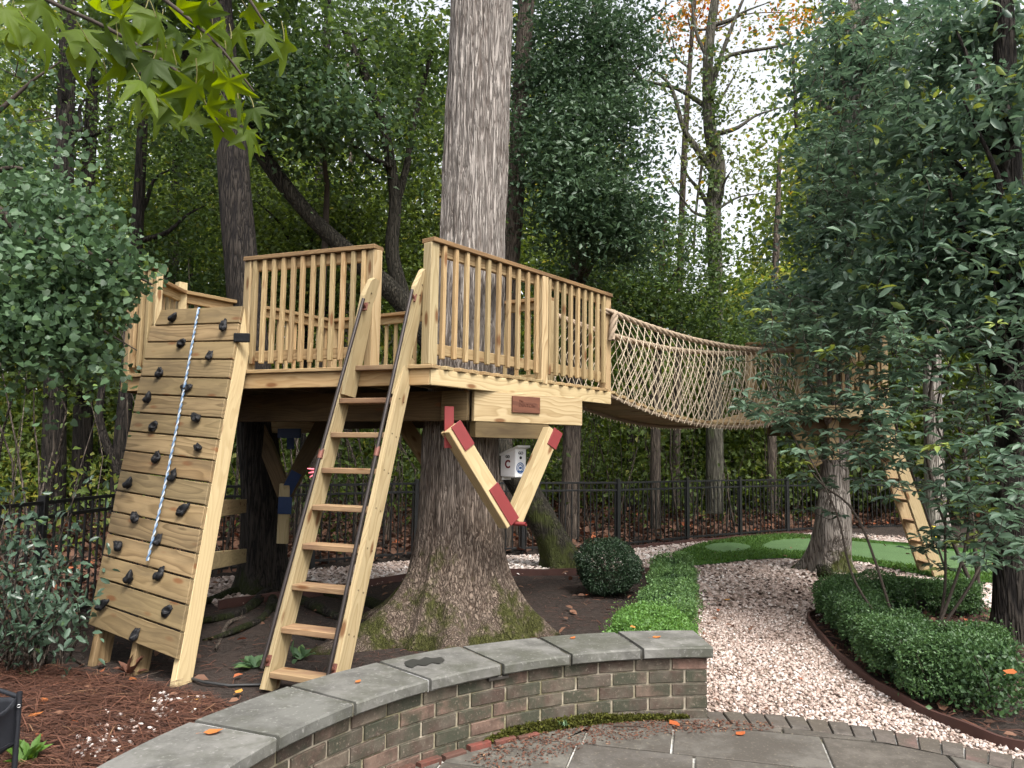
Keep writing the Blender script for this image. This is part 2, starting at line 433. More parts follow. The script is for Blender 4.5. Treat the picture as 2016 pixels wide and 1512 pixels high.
def leaf_mesh(name, c, d, n, L, wr, tint, mat, T=T_RHOMB):
    """c centres, d directions (unit-ish), n normals, L lengths"""
    d = d / (np.linalg.norm(d, axis=1)[:, None] + 1e-9)
    s = np.cross(n, d); s /= np.linalg.norm(s, axis=1)[:, None] + 1e-9
    n = np.cross(d, s)
    tv, tf = T
    L = np.asarray(L)[:, None, None]
    v = c[:, None] + L * (d[:, None] * tv[None, :, 0:1] + s[:, None] * (tv[None, :, 1:2] * wr) + n[:, None] * tv[None, :, 2:3])
    k = len(tv)
    f = (np.arange(len(c))[:, None, None] * k + tf[None]).reshape(-1, tf.shape[1])
    return mesh_np(name, v.reshape(-1, 3), f, mat, False, np.repeat(np.clip(tint, 0, 1), k))
def rdir(n, z=0.0, zs=1.0):
    d = RNG.normal(size=(n, 3)); d[:, 2] = d[:, 2] * zs + z
    return d / (np.linalg.norm(d, axis=1)[:, None] + 1e-9)
DENS = 1.6
def blob_points(blobs, per_clump, spread=.34, flat=.45, shell=.55):
    """blobs: (centre, (rx,ry,rz), clumps). Leaves gather in flat sprays spread through the volume"""
    out, tn = [], []
    for c, r, k in blobs:
        c = np.array(list(c)); r = np.array(r)
        d = rdir(k); q = c + d * r * (RNG.random((k, 1)) ** (1 / (3 - 1.6 * shell)))
        for p in q:
            m = max(3, int(per_clump * DENS * (.5 + RNG.random())))
            sp = spread * (.6 + .8 * RNG.random())
            o = RNG.normal(size=(m, 3)) * sp; o[:, 2] *= flat
            o[:, 2] -= .25 * (o[:, 0] ** 2 + o[:, 1] ** 2) / max(sp, .05)
            out.append(p + o); tn.append(np.full(m, RNG.normal() * .14))
    return np.vstack(out), np.concatenate(tn)
def crown(name, blobs, per, L, mat, parent, T=T_RHOMB, clip=None, wr=.62, spread=.34, flat=.45, droop=-.25, upn=.8, bias=.45, shell=.55):
    c, t = blob_points(blobs, per, spread, flat, shell)
    if clip:
        ok = c[:, 0] < np.interp(c[:, 2], [z_ for z_, _ in clip], [x_ for _, x_ in clip]) * (c[:, 1] / 5.3) + RNG.normal(size=len(c)) * .03
        c, t = c[ok], t[ok]
    n = len(c)
    nr = rdir(n) * .75 + np.array([0, 0, upn])
    d = rdir(n, droop, .6)
    tint = bias + t + RNG.normal(size=n) * .24
    me = leaf_mesh(name, c, d, nr, L * (.5 + .85 * RNG.random(n)), wr, tint, mat, T)
    return obj(name, me, parent)
def limb_path(a, b, n=14, wob=.12, seed=0):
    r = np.random.default_rng(seed)
    a, b = np.array(list(a)), np.array(list(b))
    L = np.linalg.norm(b - a)
    mid = [a] + [a + (b - a) * t + r.normal(size=3) * wob * L * .35 for t in (.33, .66)] + [b]
    return spline(mid, n)
def trunk_mesh(name, pts, rads, mat, parent, ns=28, n=60, rough=.05, seed=1, flare=None):
    p = spline(pts, n)
    r = np.interp(np.linspace(0, 1, n), np.linspace(0, 1, len(rads)), rads)
    v, f = tube_arrays(p, r, ns)
    cen = np.repeat(p, ns, 0); rr = np.repeat(r, ns)
    q = v * np.array([9, 9, 1.6])
    dv = (v - cen) / rr[:, None]
    v = v + dv * (snoise(q, seed, 3, 1.0) * rough * rr)[:, None]
    if flare:
        fl, hh, lobes = flare
        z0 = p[0][2]
        a = np.arctan2(dv[:, 1], dv[:, 0])
        am = fl * np.exp(-(v[:, 2] - z0) / hh) * (1 + .55 * np.cos(lobes * a + seed) + .3 * np.cos((lobes + 2) * a + 2.1 * seed))
        v = v + dv * np.clip(am, 0, None)[:, None] * np.array([1, 1, 0])
    return obj(name, mesh_np(name, v, f, mat, True), parent)

# ------------------------------------------------------------------ the ground
def inside(poly, xy):
    x, y = xy[:, 0], xy[:, 1]; r = np.zeros(len(xy), bool); j = len(poly) - 1
    for i in range(len(poly)):
        xi, yi = poly[i][0], poly[i][1]; xj, yj = poly[j][0], poly[j][1]
        c = ((yi > y) != (yj > y)) & (x < (xj - xi) * (y - yi) / (yj - yi + 1e-12) + xi)
        r ^= c; j = i
    return r
def scatter(poly, dens):
    a = np.array([(p[0], p[1]) for p in poly]); lo, hi = a.min(0), a.max(0)
    n = int(np.prod(hi - lo) * dens)
    q = lo + RNG.random((n, 2)) * (hi - lo)
    return q[inside(poly, q)]
def sheet(name, poly, z, mat, kind='structure'):
    me = mesh_np(name, [(p[0], p[1], z) for p in poly], [list(range(len(poly)))], mat)
    return tag(obj(name, me), kind=kind)

def soil_mat():
    m, nt, b, out = newmat('soil')
    v = coords(nt, rnd=False)
    a = noise(nt, v, 1.3, 6.0, .65); c = noise(nt, v, 22.0, 5.0, .7); d = noise(nt, v, 90.0, 2.0)
    col = ramp(nt, [(.30, (.013, .011, .010)), (.50, (.030, .024, .021)), (.72, (.055, .044, .038))], c.outputs[0]).outputs[0]
    col = mix(nt, col, (.045, .033, .028), ramp(nt, [(.45, (0, 0, 0)), (.65, (.7, .7, .7))], a.outputs[0]).outputs[0])
    col = mix(nt, col, (.16, .13, .10), ramp(nt, [(.66, (0, 0, 0)), (.74, (.7, .7, .7))], d.outputs[0]).outputs[0])
    nt.links.new(col, b.inputs['Base Color']); b.inputs['Roughness'].default_value = .95; b.inputs['Specular IOR Level'].default_value = .1
    bump(nt, b, c.outputs[0], .8, .03)
    return m
M_SOIL = soil_mat()
def ground_mesh():
    n = 150
    s = np.linspace(-1, 1, n); s = np.sign(s) * np.abs(s) ** 2.2
    X, Y = np.meshgrid(s * 70, s * 70 + 10, indexing='ij')
    p = np.stack([X.ravel(), Y.ravel(), np.zeros(X.size)], 1)
    far = np.clip((np.hypot(p[:, 0], p[:, 1] - 8) - 9) / 14, 0, 1)
    p[:, 2] = far * (.35 + .25 * snoise(p, 5, 2, .35)) + far * np.clip(p[:, 1] - 22, 0, 40) * .02
    i, j = np.meshgrid(np.arange(n - 1), np.arange(n - 1), indexing='ij')
    f = np.stack([i * n + j, (i + 1) * n + j, (i + 1) * n + j + 1, i * n + j + 1], -1).reshape(-1, 4)
    return mesh_np('ground', p, f, M_SOIL, True)
tag(obj('ground', ground_mesh()), kind='structure')

# fence line, the beds and the path
FEN = [V(-3.95, 2.6, 0), V(-3.85, 6.35, 0), V(-3.8, 9.15, 0), V(-1.35, 11.05, 0), V(1.74, 12.45, 0), V(3.12, 13.6, 0), V(5.5, 15.3, 0), V(7.0, 16.0, 0), V(8.8, 16.6, 0), V(12.4, 16.9, 0)]
PC, PR = V(1.27, 2.2, 0), 2.36                       # the patio is a circle
edge_pts = [G(430, 1200), G(520, 1185), G(640, 1172), G(780, 1146), G(900, 1136), G(1060, 1133), G(1180, 1133), G(1292, 1130)]
hedge_in = [V(2.05, 8.9, 0), V(1.75, 7.6, 0), V(1.38, 6.3, 0), V(1.22, 5.3, 0), V(1.16, 4.75, 0)]
def patio_r(t): return float(np.interp(math.degrees(t), [-25, 30, 51, 64, 80, 92, 100], [2.2, 2.2, 2.26, 2.34, 2.45, 2.49, 2.49]))
patio_arc = [PC + V(math.cos(t), math.sin(t), 0) * (patio_r(t) + .01) for t in np.radians(np.arange(94, -20, -4))]
right_bed = [V(2.86, 4.03, 0), V(2.62, 4.28, 0), V(2.48, 4.75, 0), V(2.45, 5.3, 0), V(2.52, 6.0, 0), V(2.68, 6.8, 0), V(2.88, 7.45, 0), V(3.4, 7.85, 0), V(4.3, 7.95, 0), V(6.2, 8.2, 0)]
gravel_poly = ([V(-3.7, 8.9, 0)] + edge_pts + hedge_in + [p for p in patio_arc if p.x < 2.75 and p.x > 1.1] + right_bed +
               [V(9.5, 9, 0), V(12, 15.5, 0), V(8.7, 16.4, 0), V(5.5, 15.1, 0), V(3.1, 13.4, 0), V(1.74, 12.25, 0), V(-1.3, 10.85, 0), V(-3.6, 9.05, 0)])
def gravel_bed_mat():
    m, nt, b, out = newmat('gravel_bed')
    v = coords(nt, rnd=False)
    vo = N(nt, 'ShaderNodeTexVoronoi'); vo.inputs['Scale'].default_value = 42.0; nt.links.new(v, vo.inputs['Vector'])
    col = ramp(nt, [(0, (.09, .065, .05)), (.45, (.20, .15, .115)), (1, (.32, .265, .22))], vo.outputs['Color']).outputs[0]
    nt.links.new(col, b.inputs['Base Color']); b.inputs['Roughness'].default_value = .9
    bump(nt, b, vo.outputs['Distance'], .8, .02)
    return m
M_GRAVELBED = gravel_bed_mat()
sheet('gravel_path', gravel_poly, .012, M_GRAVELBED)
def pebble_mat():
    m, nt, b, out = newmat('pebble')
    at = N(nt, 'ShaderNodeAttribute'); at.attribute_name = 'tint'
    r = ramp(nt, [(0, (.07, .048, .038)), (.25, (.18, .125, .10)), (.5, (.31, .238, .202)), (.75, (.41, .34, .305)), (1, (.56, .52, .49))], at.outputs['Fac'])
    nt.links.new(r.outputs[0], b.inputs['Base Color']); b.inputs['Roughness'].default_value = .75; b.inputs['Specular IOR Level'].default_value = .3
    return m
M_PEBBLE = pebble_mat()
def ico():
    g = (1 + 5 ** .5) / 2
    v = np.array([(-1, g, 0), (1, g, 0), (-1, -g, 0), (1, -g, 0), (0, -1, g), (0, 1, g), (0, -1, -g), (0, 1, -g), (g, 0, -1), (g, 0, 1), (-g, 0, -1), (-g, 0, 1)]) / math.hypot(1, g)
    f = np.array([(0, 11, 5), (0, 5, 1), (0, 1, 7), (0, 7, 10), (0, 10, 11), (1, 5, 9), (5, 11, 4), (11, 10, 2), (10, 7, 6), (7, 1, 8), (3, 9, 4), (3, 4, 2), (3, 2, 6), (3, 6, 8), (3, 8, 9), (4, 9, 5), (2, 4, 11), (6, 2, 10), (8, 6, 7), (9, 8, 1)])
    return v, f
OCT = (np.array([(1, 0, 0), (-1, 0, 0), (0, 1, 0), (0, -1, 0), (0, 0, 1), (0, 0, -1.)]), np.array([(0, 2, 4), (2, 1, 4), (1, 3, 4), (3, 0, 4)]))
def pebbles(name, xy, z, size, T, mat, bias=.55):
    n = len(xy); tv, tf = T
    s = size * (.6 + .8 * RNG.random((n, 1))) * np.array([[1, 1, 1]]) * np.stack([.8 + .5 * RNG.random(n), .7 + .4 * RNG.random(n), .45 + .3 * RNG.random(n)], 1)
    a = RNG.random(n) * 6.283; ca, sa = np.cos(a), np.sin(a)
    v = tv[None] * s[:, None] * (1 + .18 * RNG.normal(size=(n, len(tv), 1)))
    tl = RNG.normal(size=(n, 2)) * .35
    zz = v[..., 2] + v[..., 0] * tl[:, 0:1] + v[..., 1] * tl[:, 1:2]
    x = v[..., 0] * ca[:, None] - v[..., 1] * sa[:, None]; y = v[..., 0] * sa[:, None] + v[..., 1] * ca[:, None]
    out = np.stack([x + xy[:, 0:1], y + xy[:, 1:2], zz + z + RNG.random((n, 1)) * size * .5], -1)
    f = (np.arange(n)[:, None, None] * len(tv) + tf[None]).reshape(-1, 3)
    return mesh_np(name, out.reshape(-1, 3), f, mat, True, np.repeat(np.clip(bias + .20 * RNG.normal(size=n), 0, 1), len(tv)))

# putting green
turf_px = [(1322, 1098), (1380, 1075), (1460, 1062), (1530, 1056), (1600, 1058), (1700, 1066), (1800, 1074), (1900, 1084), (2030, 1100), (2060, 1150), (1900, 1150), (1800, 1134), (1740, 1121), (1690, 1110), (1620, 1108), (1540, 1104), (1470, 1108), (1400, 1116), (1345, 1118)]
turf = [Vector(p) for p in spline([G(*q) for q in turf_px] + [G(*turf_px[0])], 110)[:-1]]
def turf_mat(name, a, b_):
    m, nt, b, out = newmat(name)
    v = coords(nt, rnd=False)
    n = noise(nt, v, 160.0, 3.0, .7); n2 = noise(nt, v, 1.6, 3.0)
    c = mix(nt, a, b_, n.outputs[0]); c = mix(nt, c, tuple(x * .8 for x in a), n2.outputs[0])
    nt.links.new(c, b.inputs['Base Color']); b.inputs['Roughness'].default_value = .9; b.inputs['Specular IOR Level'].default_value = .1
    bump(nt, b, n.outputs[0], .6, .01)
    return m
M_TURF = turf_mat('turf_fringe', (.025, .068, .012), (.055, .13, .024))
M_PUTT = turf_mat('putting_turf', (.070, .125, .052), (.105, .168, .075))
sheet('putting_green', turf, .040, M_TURF)
def ellipse(cx, cy, rx, ry, n=40):
    c = G(cx, cy); e = []
    for k in range(n):
        a = 2 * math.pi * k / n
        e.append(G(cx + rx * math.cos(a), cy + ry * math.sin(a)))
    return e
g1 = sheet('putting_surface', ellipse(1433, 1083, 46, 9.5), .046, M_PUTT)
putt2 = [G(*q) for q in [(1498, 1080), (1520, 1070), (1570, 1065), (1640, 1067), (1740, 1076), (1850, 1087), (1960, 1100), (2040, 1120), (1990, 1138), (1880, 1130), (1780, 1117), (1700, 1104), (1640, 1094), (1560, 1090), (1515, 1087)]]
sheet('putting_surface', [Vector(p) for p in spline(putt2 + [putt2[0]], 80)[:-1]], .046, M_PUTT)
# turf fringe blades
tq = scatter(turf, 1500)
tq = tq[~inside(putt2, tq) & ~inside(ellipse(1433, 1083, 46, 9.5), tq) & (tq[:, 0] < 6.5)]
n = len(tq)
tag(obj('turf_pile', leaf_mesh('turf_pile', np.column_stack([tq, np.full(n, .038)]), rdir(n, 1.6, .5), rdir(n), .035 + .02 * RNG.random(n), .3, .35 + .25 * RNG.normal(size=n), L_GRASS)), 'short dark green synthetic turf round the putting surface', 'turf', kind='stuff')

# gravel stones: a near and a far spread
gq = scatter(gravel_poly, 2300)
gq = gq[~inside(turf, gq)]
d = np.hypot(gq[:, 0], gq[:, 1])
keep = (d < 8.2) | (RNG.random(len(gq)) < .30)
gq = gq[keep & (gq[:, 0] < 7.5) & (gq[:, 1] < 15.5)]; d = np.hypot(gq[:, 0], gq[:, 1])
near, far = gq[d < 8.2], gq[d >= 8.2]
clump = lambda q: .55 + .13 * snoise(np.column_stack([q, np.zeros(len(q))]), 9, 3, 1.8)
tag(obj('gravel', pebbles('gravel', near, .016, .0120, ico(), M_PEBBLE, clump(near))), 'pale pink and cream pebbles covering the garden path', 'gravel', kind='stuff')
tag(obj('gravel', pebbles('gravel', far, .016, .024, OCT, M_PEBBLE, clump(far) + .05)), 'pale pebbles round the putting green and under the fence', 'gravel', kind='stuff')
# stray white stones in the left bed
c0 = [(250, 1440, 26), (200, 1470, 16), (300, 1410, 22), (165, 1490, 14), (340, 1385, 16)]
sw = np.vstack([np.array([list(G(cx, cy).xy)]) + RNG.normal(size=(26, 2)) * np.array([[r * .0045, r * .0032]]) for cx, cy, r in c0])
tag(obj('pebbles', pebbles('pebbles', sw, .026, .0115, ico(), M_PEBBLE, .9)), 'stray white pebbles strewn over the pine straw', 'pebbles', kind='stuff')
# fallen leaves, pine straw, grit on the soil
bed_poly = [V(-3.7, 1.4, 0), V(-3.7, 8.8, 0)] + edge_pts + hedge_in[1:] + [V(.6, 4.9, 0), V(.1, 4.65, 0), V(-.45, 4.2, 0), V(-.9, 3.7, 0), V(-1.3, 3.1, 0), V(-1.6, 2.4, 0), V(-1.65, 1.4, 0)]
straw_poly = [V(-3.7, 1.6, 0), V(-3.75, 5.6, 0), V(-2.7, 5.3, 0), V(-1.9, 4.9, 0), V(-1.35, 4.4, 0), V(-1.0, 3.95, 0), V(-1.35, 3.2, 0), V(-1.6, 2.4, 0), V(-1.65, 1.6, 0)]
q = scatter(straw_poly, 3600); n = len(q)
zz = .006 + .03 * RNG.random(n)
def needles(q, z, L, name, label, mat, wid=.0025, bias=.45):
    n = len(q); a = RNG.random(n) * 3.1416 * 2 + 0
    c = np.column_stack([q, z]); dd = np.column_stack([np.cos(a), np.sin(a) * .7, RNG.normal(size=n) * .10])
    T = (np.array([(-.5, 1, 0), (-.5, -1, 0), (0, 1, .06), (0, -1, .06), (.5, .4, 0), (.5, -.4, 0)]), np.array([(0, 1, 3), (0, 3, 2), (2, 3, 5), (2, 5, 4)]))
    Ls = L * (.5 + RNG.random(n))
    me = leaf_mesh(name, c, dd, rdir(n) * .4 + np.array([0, 0, 1]), Ls, wid / L, bias + .28 * RNG.normal(size=n), mat, T)
    return tag(obj(name, me), label, 'pine straw', kind='stuff')
needles(q, zz, .17, 'pine_straw', 'reddish brown pine straw covering the bed beside the wall', L_STRAW, .0019, .38)
q = scatter(bed_poly, 140); n = len(q)
needles(q, .004 + .012 * RNG.random(n), .07, 'twig_litter', 'fine twigs and bark crumbs on the bare soil', L_STRAW, .0025, .18)
def litter(name, poly, dens, size, label, mat, z=.02, cat='leaf litter', bias=.45):
    q = scatter(poly, dens); n = len(q)
    c = np.column_stack([q, np.full(n, z) + .02 * RNG.random(n)])
    if z > .1: c[:, 2] = z + .25 * RNG.random(n)
    return tag(obj(name, leaf_mesh(name, c, rdir(n, 0, .3), rdir(n) * .5 + np.array([0, 0, 1]), size * (.6 + .8 * RNG.random(n)), .65, bias + .3 * RNG.normal(size=n), mat, T_OVAL)), label, cat, kind='stuff')
litter('leaf_litter', bed_poly, 6, .07, 'sparse brown and orange leaves lying on the soil bed', L_LITTER, .022, bias=.6)
litter('leaf_litter', gravel_poly, 3.2, .06, 'scattered dry leaves lying on the gravel', L_LITTER, .038, bias=.5)
right_poly = [p for p in right_bed] + [V(7.5, 8.2, 0), V(7.5, 3.0, 0), V(3.2, 3.2, 0)]
litter('leaf_litter', right_poly, 34, .075, 'brown leaves covering the shaded bed behind the box hedge', L_LITTER, .02, bias=.4)
q = scatter(right_poly, 420)
needles(q, .006 + .02 * RNG.random(len(q)), .11, 'bark_mulch', 'dark bark mulch on the shaded bed behind the box hedge', L_STRAW, .003, .25)
back = [FEN[2], FEN[3], FEN[4], FEN[5], FEN[6], FEN[7], V(13, 17, 0), V(20, 30, 0), V(-22, 30, 0), V(-16, 4, 0), V(-4.1, 3, 0), V(-4.0, 6.4, 0)]
q = scatter(back, 75); n = len(q)
far_ = np.clip((np.hypot(q[:, 0], q[:, 1] - 8) - 9) / 14, 0, 1)
c = np.column_stack([q, .03 + far_ * (.42) + .10 * RNG.random(n)])
tag(obj('leaf_litter', leaf_mesh('leaf_litter', c, rdir(n, 0, .4), rdir(n) * .7 + np.array([0, 0, .8]), .10 + .09 * RNG.random(n), .65, .42 + .3 * RNG.normal(size=n), L_LITTER, T_RHOMB)), 'brown and russet leaf litter on the woodland floor', 'leaf litter', kind='stuff')

# ------------------------------------------------------------------ patio: flagstones and a border of bricks
def stone_mat(name, cols, var=.8, stain=None, speck=None, rough=.85, sc=1.0):
    m, nt, b, out = newmat(name)
    v = coords(nt)
    oi = rnd_out(nt, 7.7)
    base = ramp(nt, [(k / max(1, len(cols) - 1), c) for k, c in enumerate(cols)], oi).outputs[0]
    n = noise(nt, v, 9.0 * sc, 6.0, .65); f = noise(nt, v, 70.0 * sc, 3.0, .7)
    c = mix(nt, base, tuple(x * .38 for x in cols[0]), ramp(nt, [(.42, (0, 0, 0)), (.62, (var, var, var))], n.outputs[0]).outputs[0])
    if stain:
        s = noise(nt, v, 3.2 * sc, 5.0, .7)
        c = mix(nt, c, stain, ramp(nt, [(.44, (0, 0, 0)), (.58, (.9, .9, .9))], s.outputs[0]).outputs[0])
    if speck:
        c = mix(nt, c, speck, ramp(nt, [(.58, (0, 0, 0)), (.72, (.75, .75, .75))], f.outputs[0]).outputs[0])
    nt.links.new(c, b.inputs['Base Color']); b.inputs['Roughness'].default_value = rough; b.inputs['Specular IOR Level'].default_value = .25
    bump(nt, b, math_(nt, 'ADD', math_(nt, 'MULTIPLY', n.outputs[0], .6), math_(nt, 'MULTIPLY', f.outputs[0], .4)), .5, .008)
    return m
M_BRICK = stone_mat('weathered_brick', [(0.133, 0.084, 0.064), (0.072, 0.062, 0.049), (0.116, 0.093, 0.070), (0.052, 0.048, 0.038), (0.162, 0.096, 0.074), (0.099, 0.081, 0.061)], .9, (0.035, 0.038, 0.025), (0.197, 0.162, 0.128))
M_REDBRICK = stone_mat('red_brick', [(.19, .055, .04), (.15, .045, .035)], .6, (.07, .04, .03))
M_COPE = stone_mat('bluestone', [(.118, .115, .104), (.150, .146, .134), (.098, .098, .088)], .6, (.060, .061, .047), (.21, .205, .19), .75, .6)
M_PAVER = stone_mat('patio_paver', [(0.099, 0.085, 0.072), (0.110, 0.103, 0.088), (0.088, 0.080, 0.072)], .6, (0.055, 0.048, 0.040), (0.170, 0.147, 0.110), .8, .8)
M_BORDER = stone_mat('border_paver', [(0.092, 0.076, 0.065), (0.085, 0.076, 0.066), (0.115, 0.073, 0.062)], .7, (0.065, 0.055, 0.043), (0.184, 0.156, 0.128))
M_MORTAR = stone_mat('mortar', [(0.292, 0.249, 0.183)], .7, (0.147, 0.132, 0.074), (0.440, 0.381, 0.292))
M_SAND = stone_mat('joint_sand', [(0.165, 0.143, 0.077)], .5, (0.094, 0.083, 0.044), (0.220, 0.198, 0.132))

disc = [PC + V(math.cos(t), math.sin(t), 0) * (patio_r(t) if t < math.radians(97) else PR) for t in np.linspace(0, 2 * math.pi, 120, endpoint=False)]
patio = sheet('patio', disc, .002 + .012, M_SAND)
def slab(name, poly, z0, z1, mat, parent, ch=.006):
    """a flat stone: polygon with bevelled top rim"""
    pts = [Vector((p[0], p[1], 0)) for p in poly]
    c = sum(pts, V(0, 0, 0)) / len(pts)
    n = len(pts)
    def ring(k, z):
        return [(p + (c - p).normalized() * k).xy.to_tuple() + (z,) for p in pts]
    vs = [tuple(Vector(q) - V(c.x, c.y, 0)) for q in ring(0, z0) + ring(0, z1 - ch) + ring(ch * 1.4, z1)]
    fs = [list(range(2 * n, 3 * n))]
    for k in (0, 1):
        fs += [[k * n + i, k * n + (i + 1) % n, (k + 1) * n + (i + 1) % n, (k + 1) * n + i] for i in range(n)]
    return obj(name, mesh_np(name, vs, fs, mat), parent, Matrix.Translation((c.x, c.y, 0)))
# border bricks, radial
nb = 132
for k in range(nb):
    a0 = 2 * math.pi * k / nb; a1 = 2 * math.pi * (k + .93) / nb
    am = math.degrees((a0 + a1) / 2)
    if not (-25 < am < 95): continue
    r1 = patio_r((a0 + a1) / 2) - .004; r0 = r1 - .205
    if math.hypot(PC.x + r1 * math.cos(a0), 0) > 6: continue
    pl = [PC + V(math.cos(a), math.sin(a), 0) * r for a, r in ((a0, r0), (a0, r1), (a1, r1), (a1, r0))]
    slab('border_brick', pl, .0, .034 + random.uniform(-.003, .004), M_BORDER, patio)
# flagstones in courses, cut to the circle
from math import pi
def clip_circle(poly, c, r):
    out = []
    for i in range(len(poly)):
        a, b = poly[i], poly[(i + 1) % len(poly)]
        for t in np.linspace(0, 1, 7)[:-1]: out.append(a.lerp(b, t))
    res = []
    for p in out:
        d = (p - c)
        t_ = math.atan2(d.y, d.x)
        r = patio_r(t_) - .222 if -1 < t_ < math.radians(92.5) else PR + .004
        res.append(c + d * (r / d.length) if d.length > r else p)
    ded = []
    for p in res:
        if not ded or (p - ded[-1]).length > .012: ded.append(p)
    return ded
ang = math.radians(-14)
ex, ey = V(math.cos(ang), math.sin(ang), 0), V(-math.sin(ang), math.cos(ang), 0)
rows = [(-.9, .36), (-.54, .47), (-.07, .45), (.38, .42), (.80, .46), (1.26, .42), (1.68, .46), (2.14, .40)]
for y0, h in rows:
    x = -2.6 + random.uniform(0, .3)
    while x < 2.6:
        w = random.choice((.46, .6, .6, .78))
        g = .007
        pl = [PC + ex * (x + g) + ey * (y0 + g), PC + ex * (x + w - g) + ey * (y0 + g), PC + ex * (x + w - g) + ey * (y0 + h - g), PC + ex * (x + g) + ey * (y0 + h - g)]
        mid_ = PC + ex * (x + w / 2) + ey * (y0 + h / 2)
        pl2 = clip_circle(pl, PC, None)
        mid = PC + ex * (x + w / 2) + ey * (y0 + h / 2)
        if len(pl2) > 5 and min((p - PC).length for p in pl) < PR - .06:
            slab('paver', pl2, .0, .032 + random.uniform(-.002, .003), M_PAVER, patio, .004)
        x += w

# ------------------------------------------------------------------ curved brick wall with coping
wall = thing('brick_wall', 'low curved brick garden wall with grey stone coping', 'wall', tuple(PC + V(math.cos(2.2), math.sin(2.2), 0) * PR))
WR0, WR1 = PR + .012, PR + .36          # brick faces, inner and outer radius
A0, A1 = math.radians(92.6), math.radians(196)
def arc_block(name, a0, a1, r0, r1, z0, z1, mat, parent, nseg=1, jit=.0, ch=.004):
    am = (a0 + a1) / 2; rm = (r0 + r1) / 2
    o = PC + V(math.cos(am) * rm, math.sin(am) * rm, (z0 + z1) / 2)
    vs = []
    for k in range(nseg + 1):
        a = a0 + (a1 - a0) * k / nseg
        e = ch / rm if k in (0, nseg) else 0
        a_in = a + (e if k == 0 else -e if k == nseg else 0)
        for (r, z, aa) in ((r0, z0 + ch, a_in), (r0, z1 - ch, a_in), (r0 + ch, z1, a_in), (r1 - ch, z1, a_in), (r1, z1 - ch, a_in), (r1, z0 + ch, a_in), (r1 - ch, z0, a_in), (r0 + ch, z0, a_in)):
            rr = r + random.uniform(-jit, jit)
            vs.append(tuple(PC + V(math.cos(aa) * rr, math.sin(aa) * rr, z) - o))
    fs = [list(range(8))[::-1], list(range(nseg * 8, nseg * 8 + 8))]
    for k in range(nseg):
        for i in range(8):
            j = (i + 1) % 8
            fs.append([k * 8 + i, k * 8 + j, k * 8 + 8 + j, k * 8 + 8 + i])
    xa, ya = V(-math.sin(am), math.cos(am), 0), V(math.cos(am), math.sin(am), 0)
    M = Matrix.Translation(o)
    return obj(name, mesh_np(name, vs, fs, mat), parent, M)
arc_block('mortar_core', A0 + .004, A1, WR0 + .009, WR1 - .01, .0, .365, M_MORTAR, wall, 40)
CH_ = .0735
for c in range(5):
    a = A0 - (.035 if c % 2 else 0)
    first = True
    while a < A1:
        w = .222 / WR0
        a1 = a + w
        lo = max(a, A0)
        if a1 - lo > .02:
            z0 = .012 + c * CH_
            arc_block('brick', lo, a1 - .009 / WR0, WR0 + random.uniform(-.004, .003), WR0 + .1, z0, z0 + CH_ - .009, M_BRICK, wall, 1, .0015)
        a = a1
# end face bricks
for c in range(5):
    z0 = .012 + c * CH_
    cuts = [WR0 + .104, WR0 + .225, WR1 - .01] if c % 2 == 0 else [WR0 + .104, WR0 + .19, WR1 - .01]
    for i in range(2):
        arc_block('brick', A0 + random.uniform(-.001, .001), A0 + .038, cuts[i] + .004, cuts[i + 1] - .005, z0, z0 + CH_ - .009, M_BRICK, wall, 1, .0015)
# coping stones
k = 0; a = A0 - .012
while a < A1:
    L = (.44 if k == 0 else .455 + random.uniform(-.02, .02)) / PR
    b1 = min(a + L, A1)
    o = arc_block('coping_stone', a, b1 - .010 / PR, PR - .035 + random.uniform(-.004, .004), PR + .40 + random.uniform(-.006, .006), .378 + random.uniform(-.002, .002), .437 + random.uniform(-.003, .003), M_COPE, wall, 6, .0025, .008)
    arc_block('mortar_joint', b1 - .009 / PR, b1 - .001 / PR, PR - .026, PR + .385, .374, .432, M_MORTAR, wall, 1)
    a = b1; k += 1
# soldier course of old red brick at the foot, and the little lamp under the coping
for k, a in enumerate(np.radians([118, 121.6, 125.4, 129.2, 133, 137])):
    arc_block('footing_brick', a, a + .058, WR0 - .045, WR0 - .004, .004, .045 + .006 * (k % 3), M_REDBRICK, wall, 1, .003)
arc_block('lamp_bar', math.radians(122.6), math.radians(125.8), WR0 - .03, WR0 - .006, .352, .372, M_STEELHEAD, wall, 2)
M_WET = plain('wet_stain', (.030, .031, .028), .35, .5, 0, .2)
wp = [(796, 1303), (812, 1297), (826, 1299), (838, 1293), (852, 1296), (868, 1293), (876, 1299), (866, 1306), (850, 1304), (838, 1310), (822, 1308), (812, 1314), (800, 1311)]
wc_ = G(835, 1303, .4425)
obj('wet_stain', mesh_np('wet_stain', [tuple(G(x, y, .4425) - wc_) for x, y in wp], [list(range(len(wp)))], M_WET), wall, Matrix.Translation(wc_))
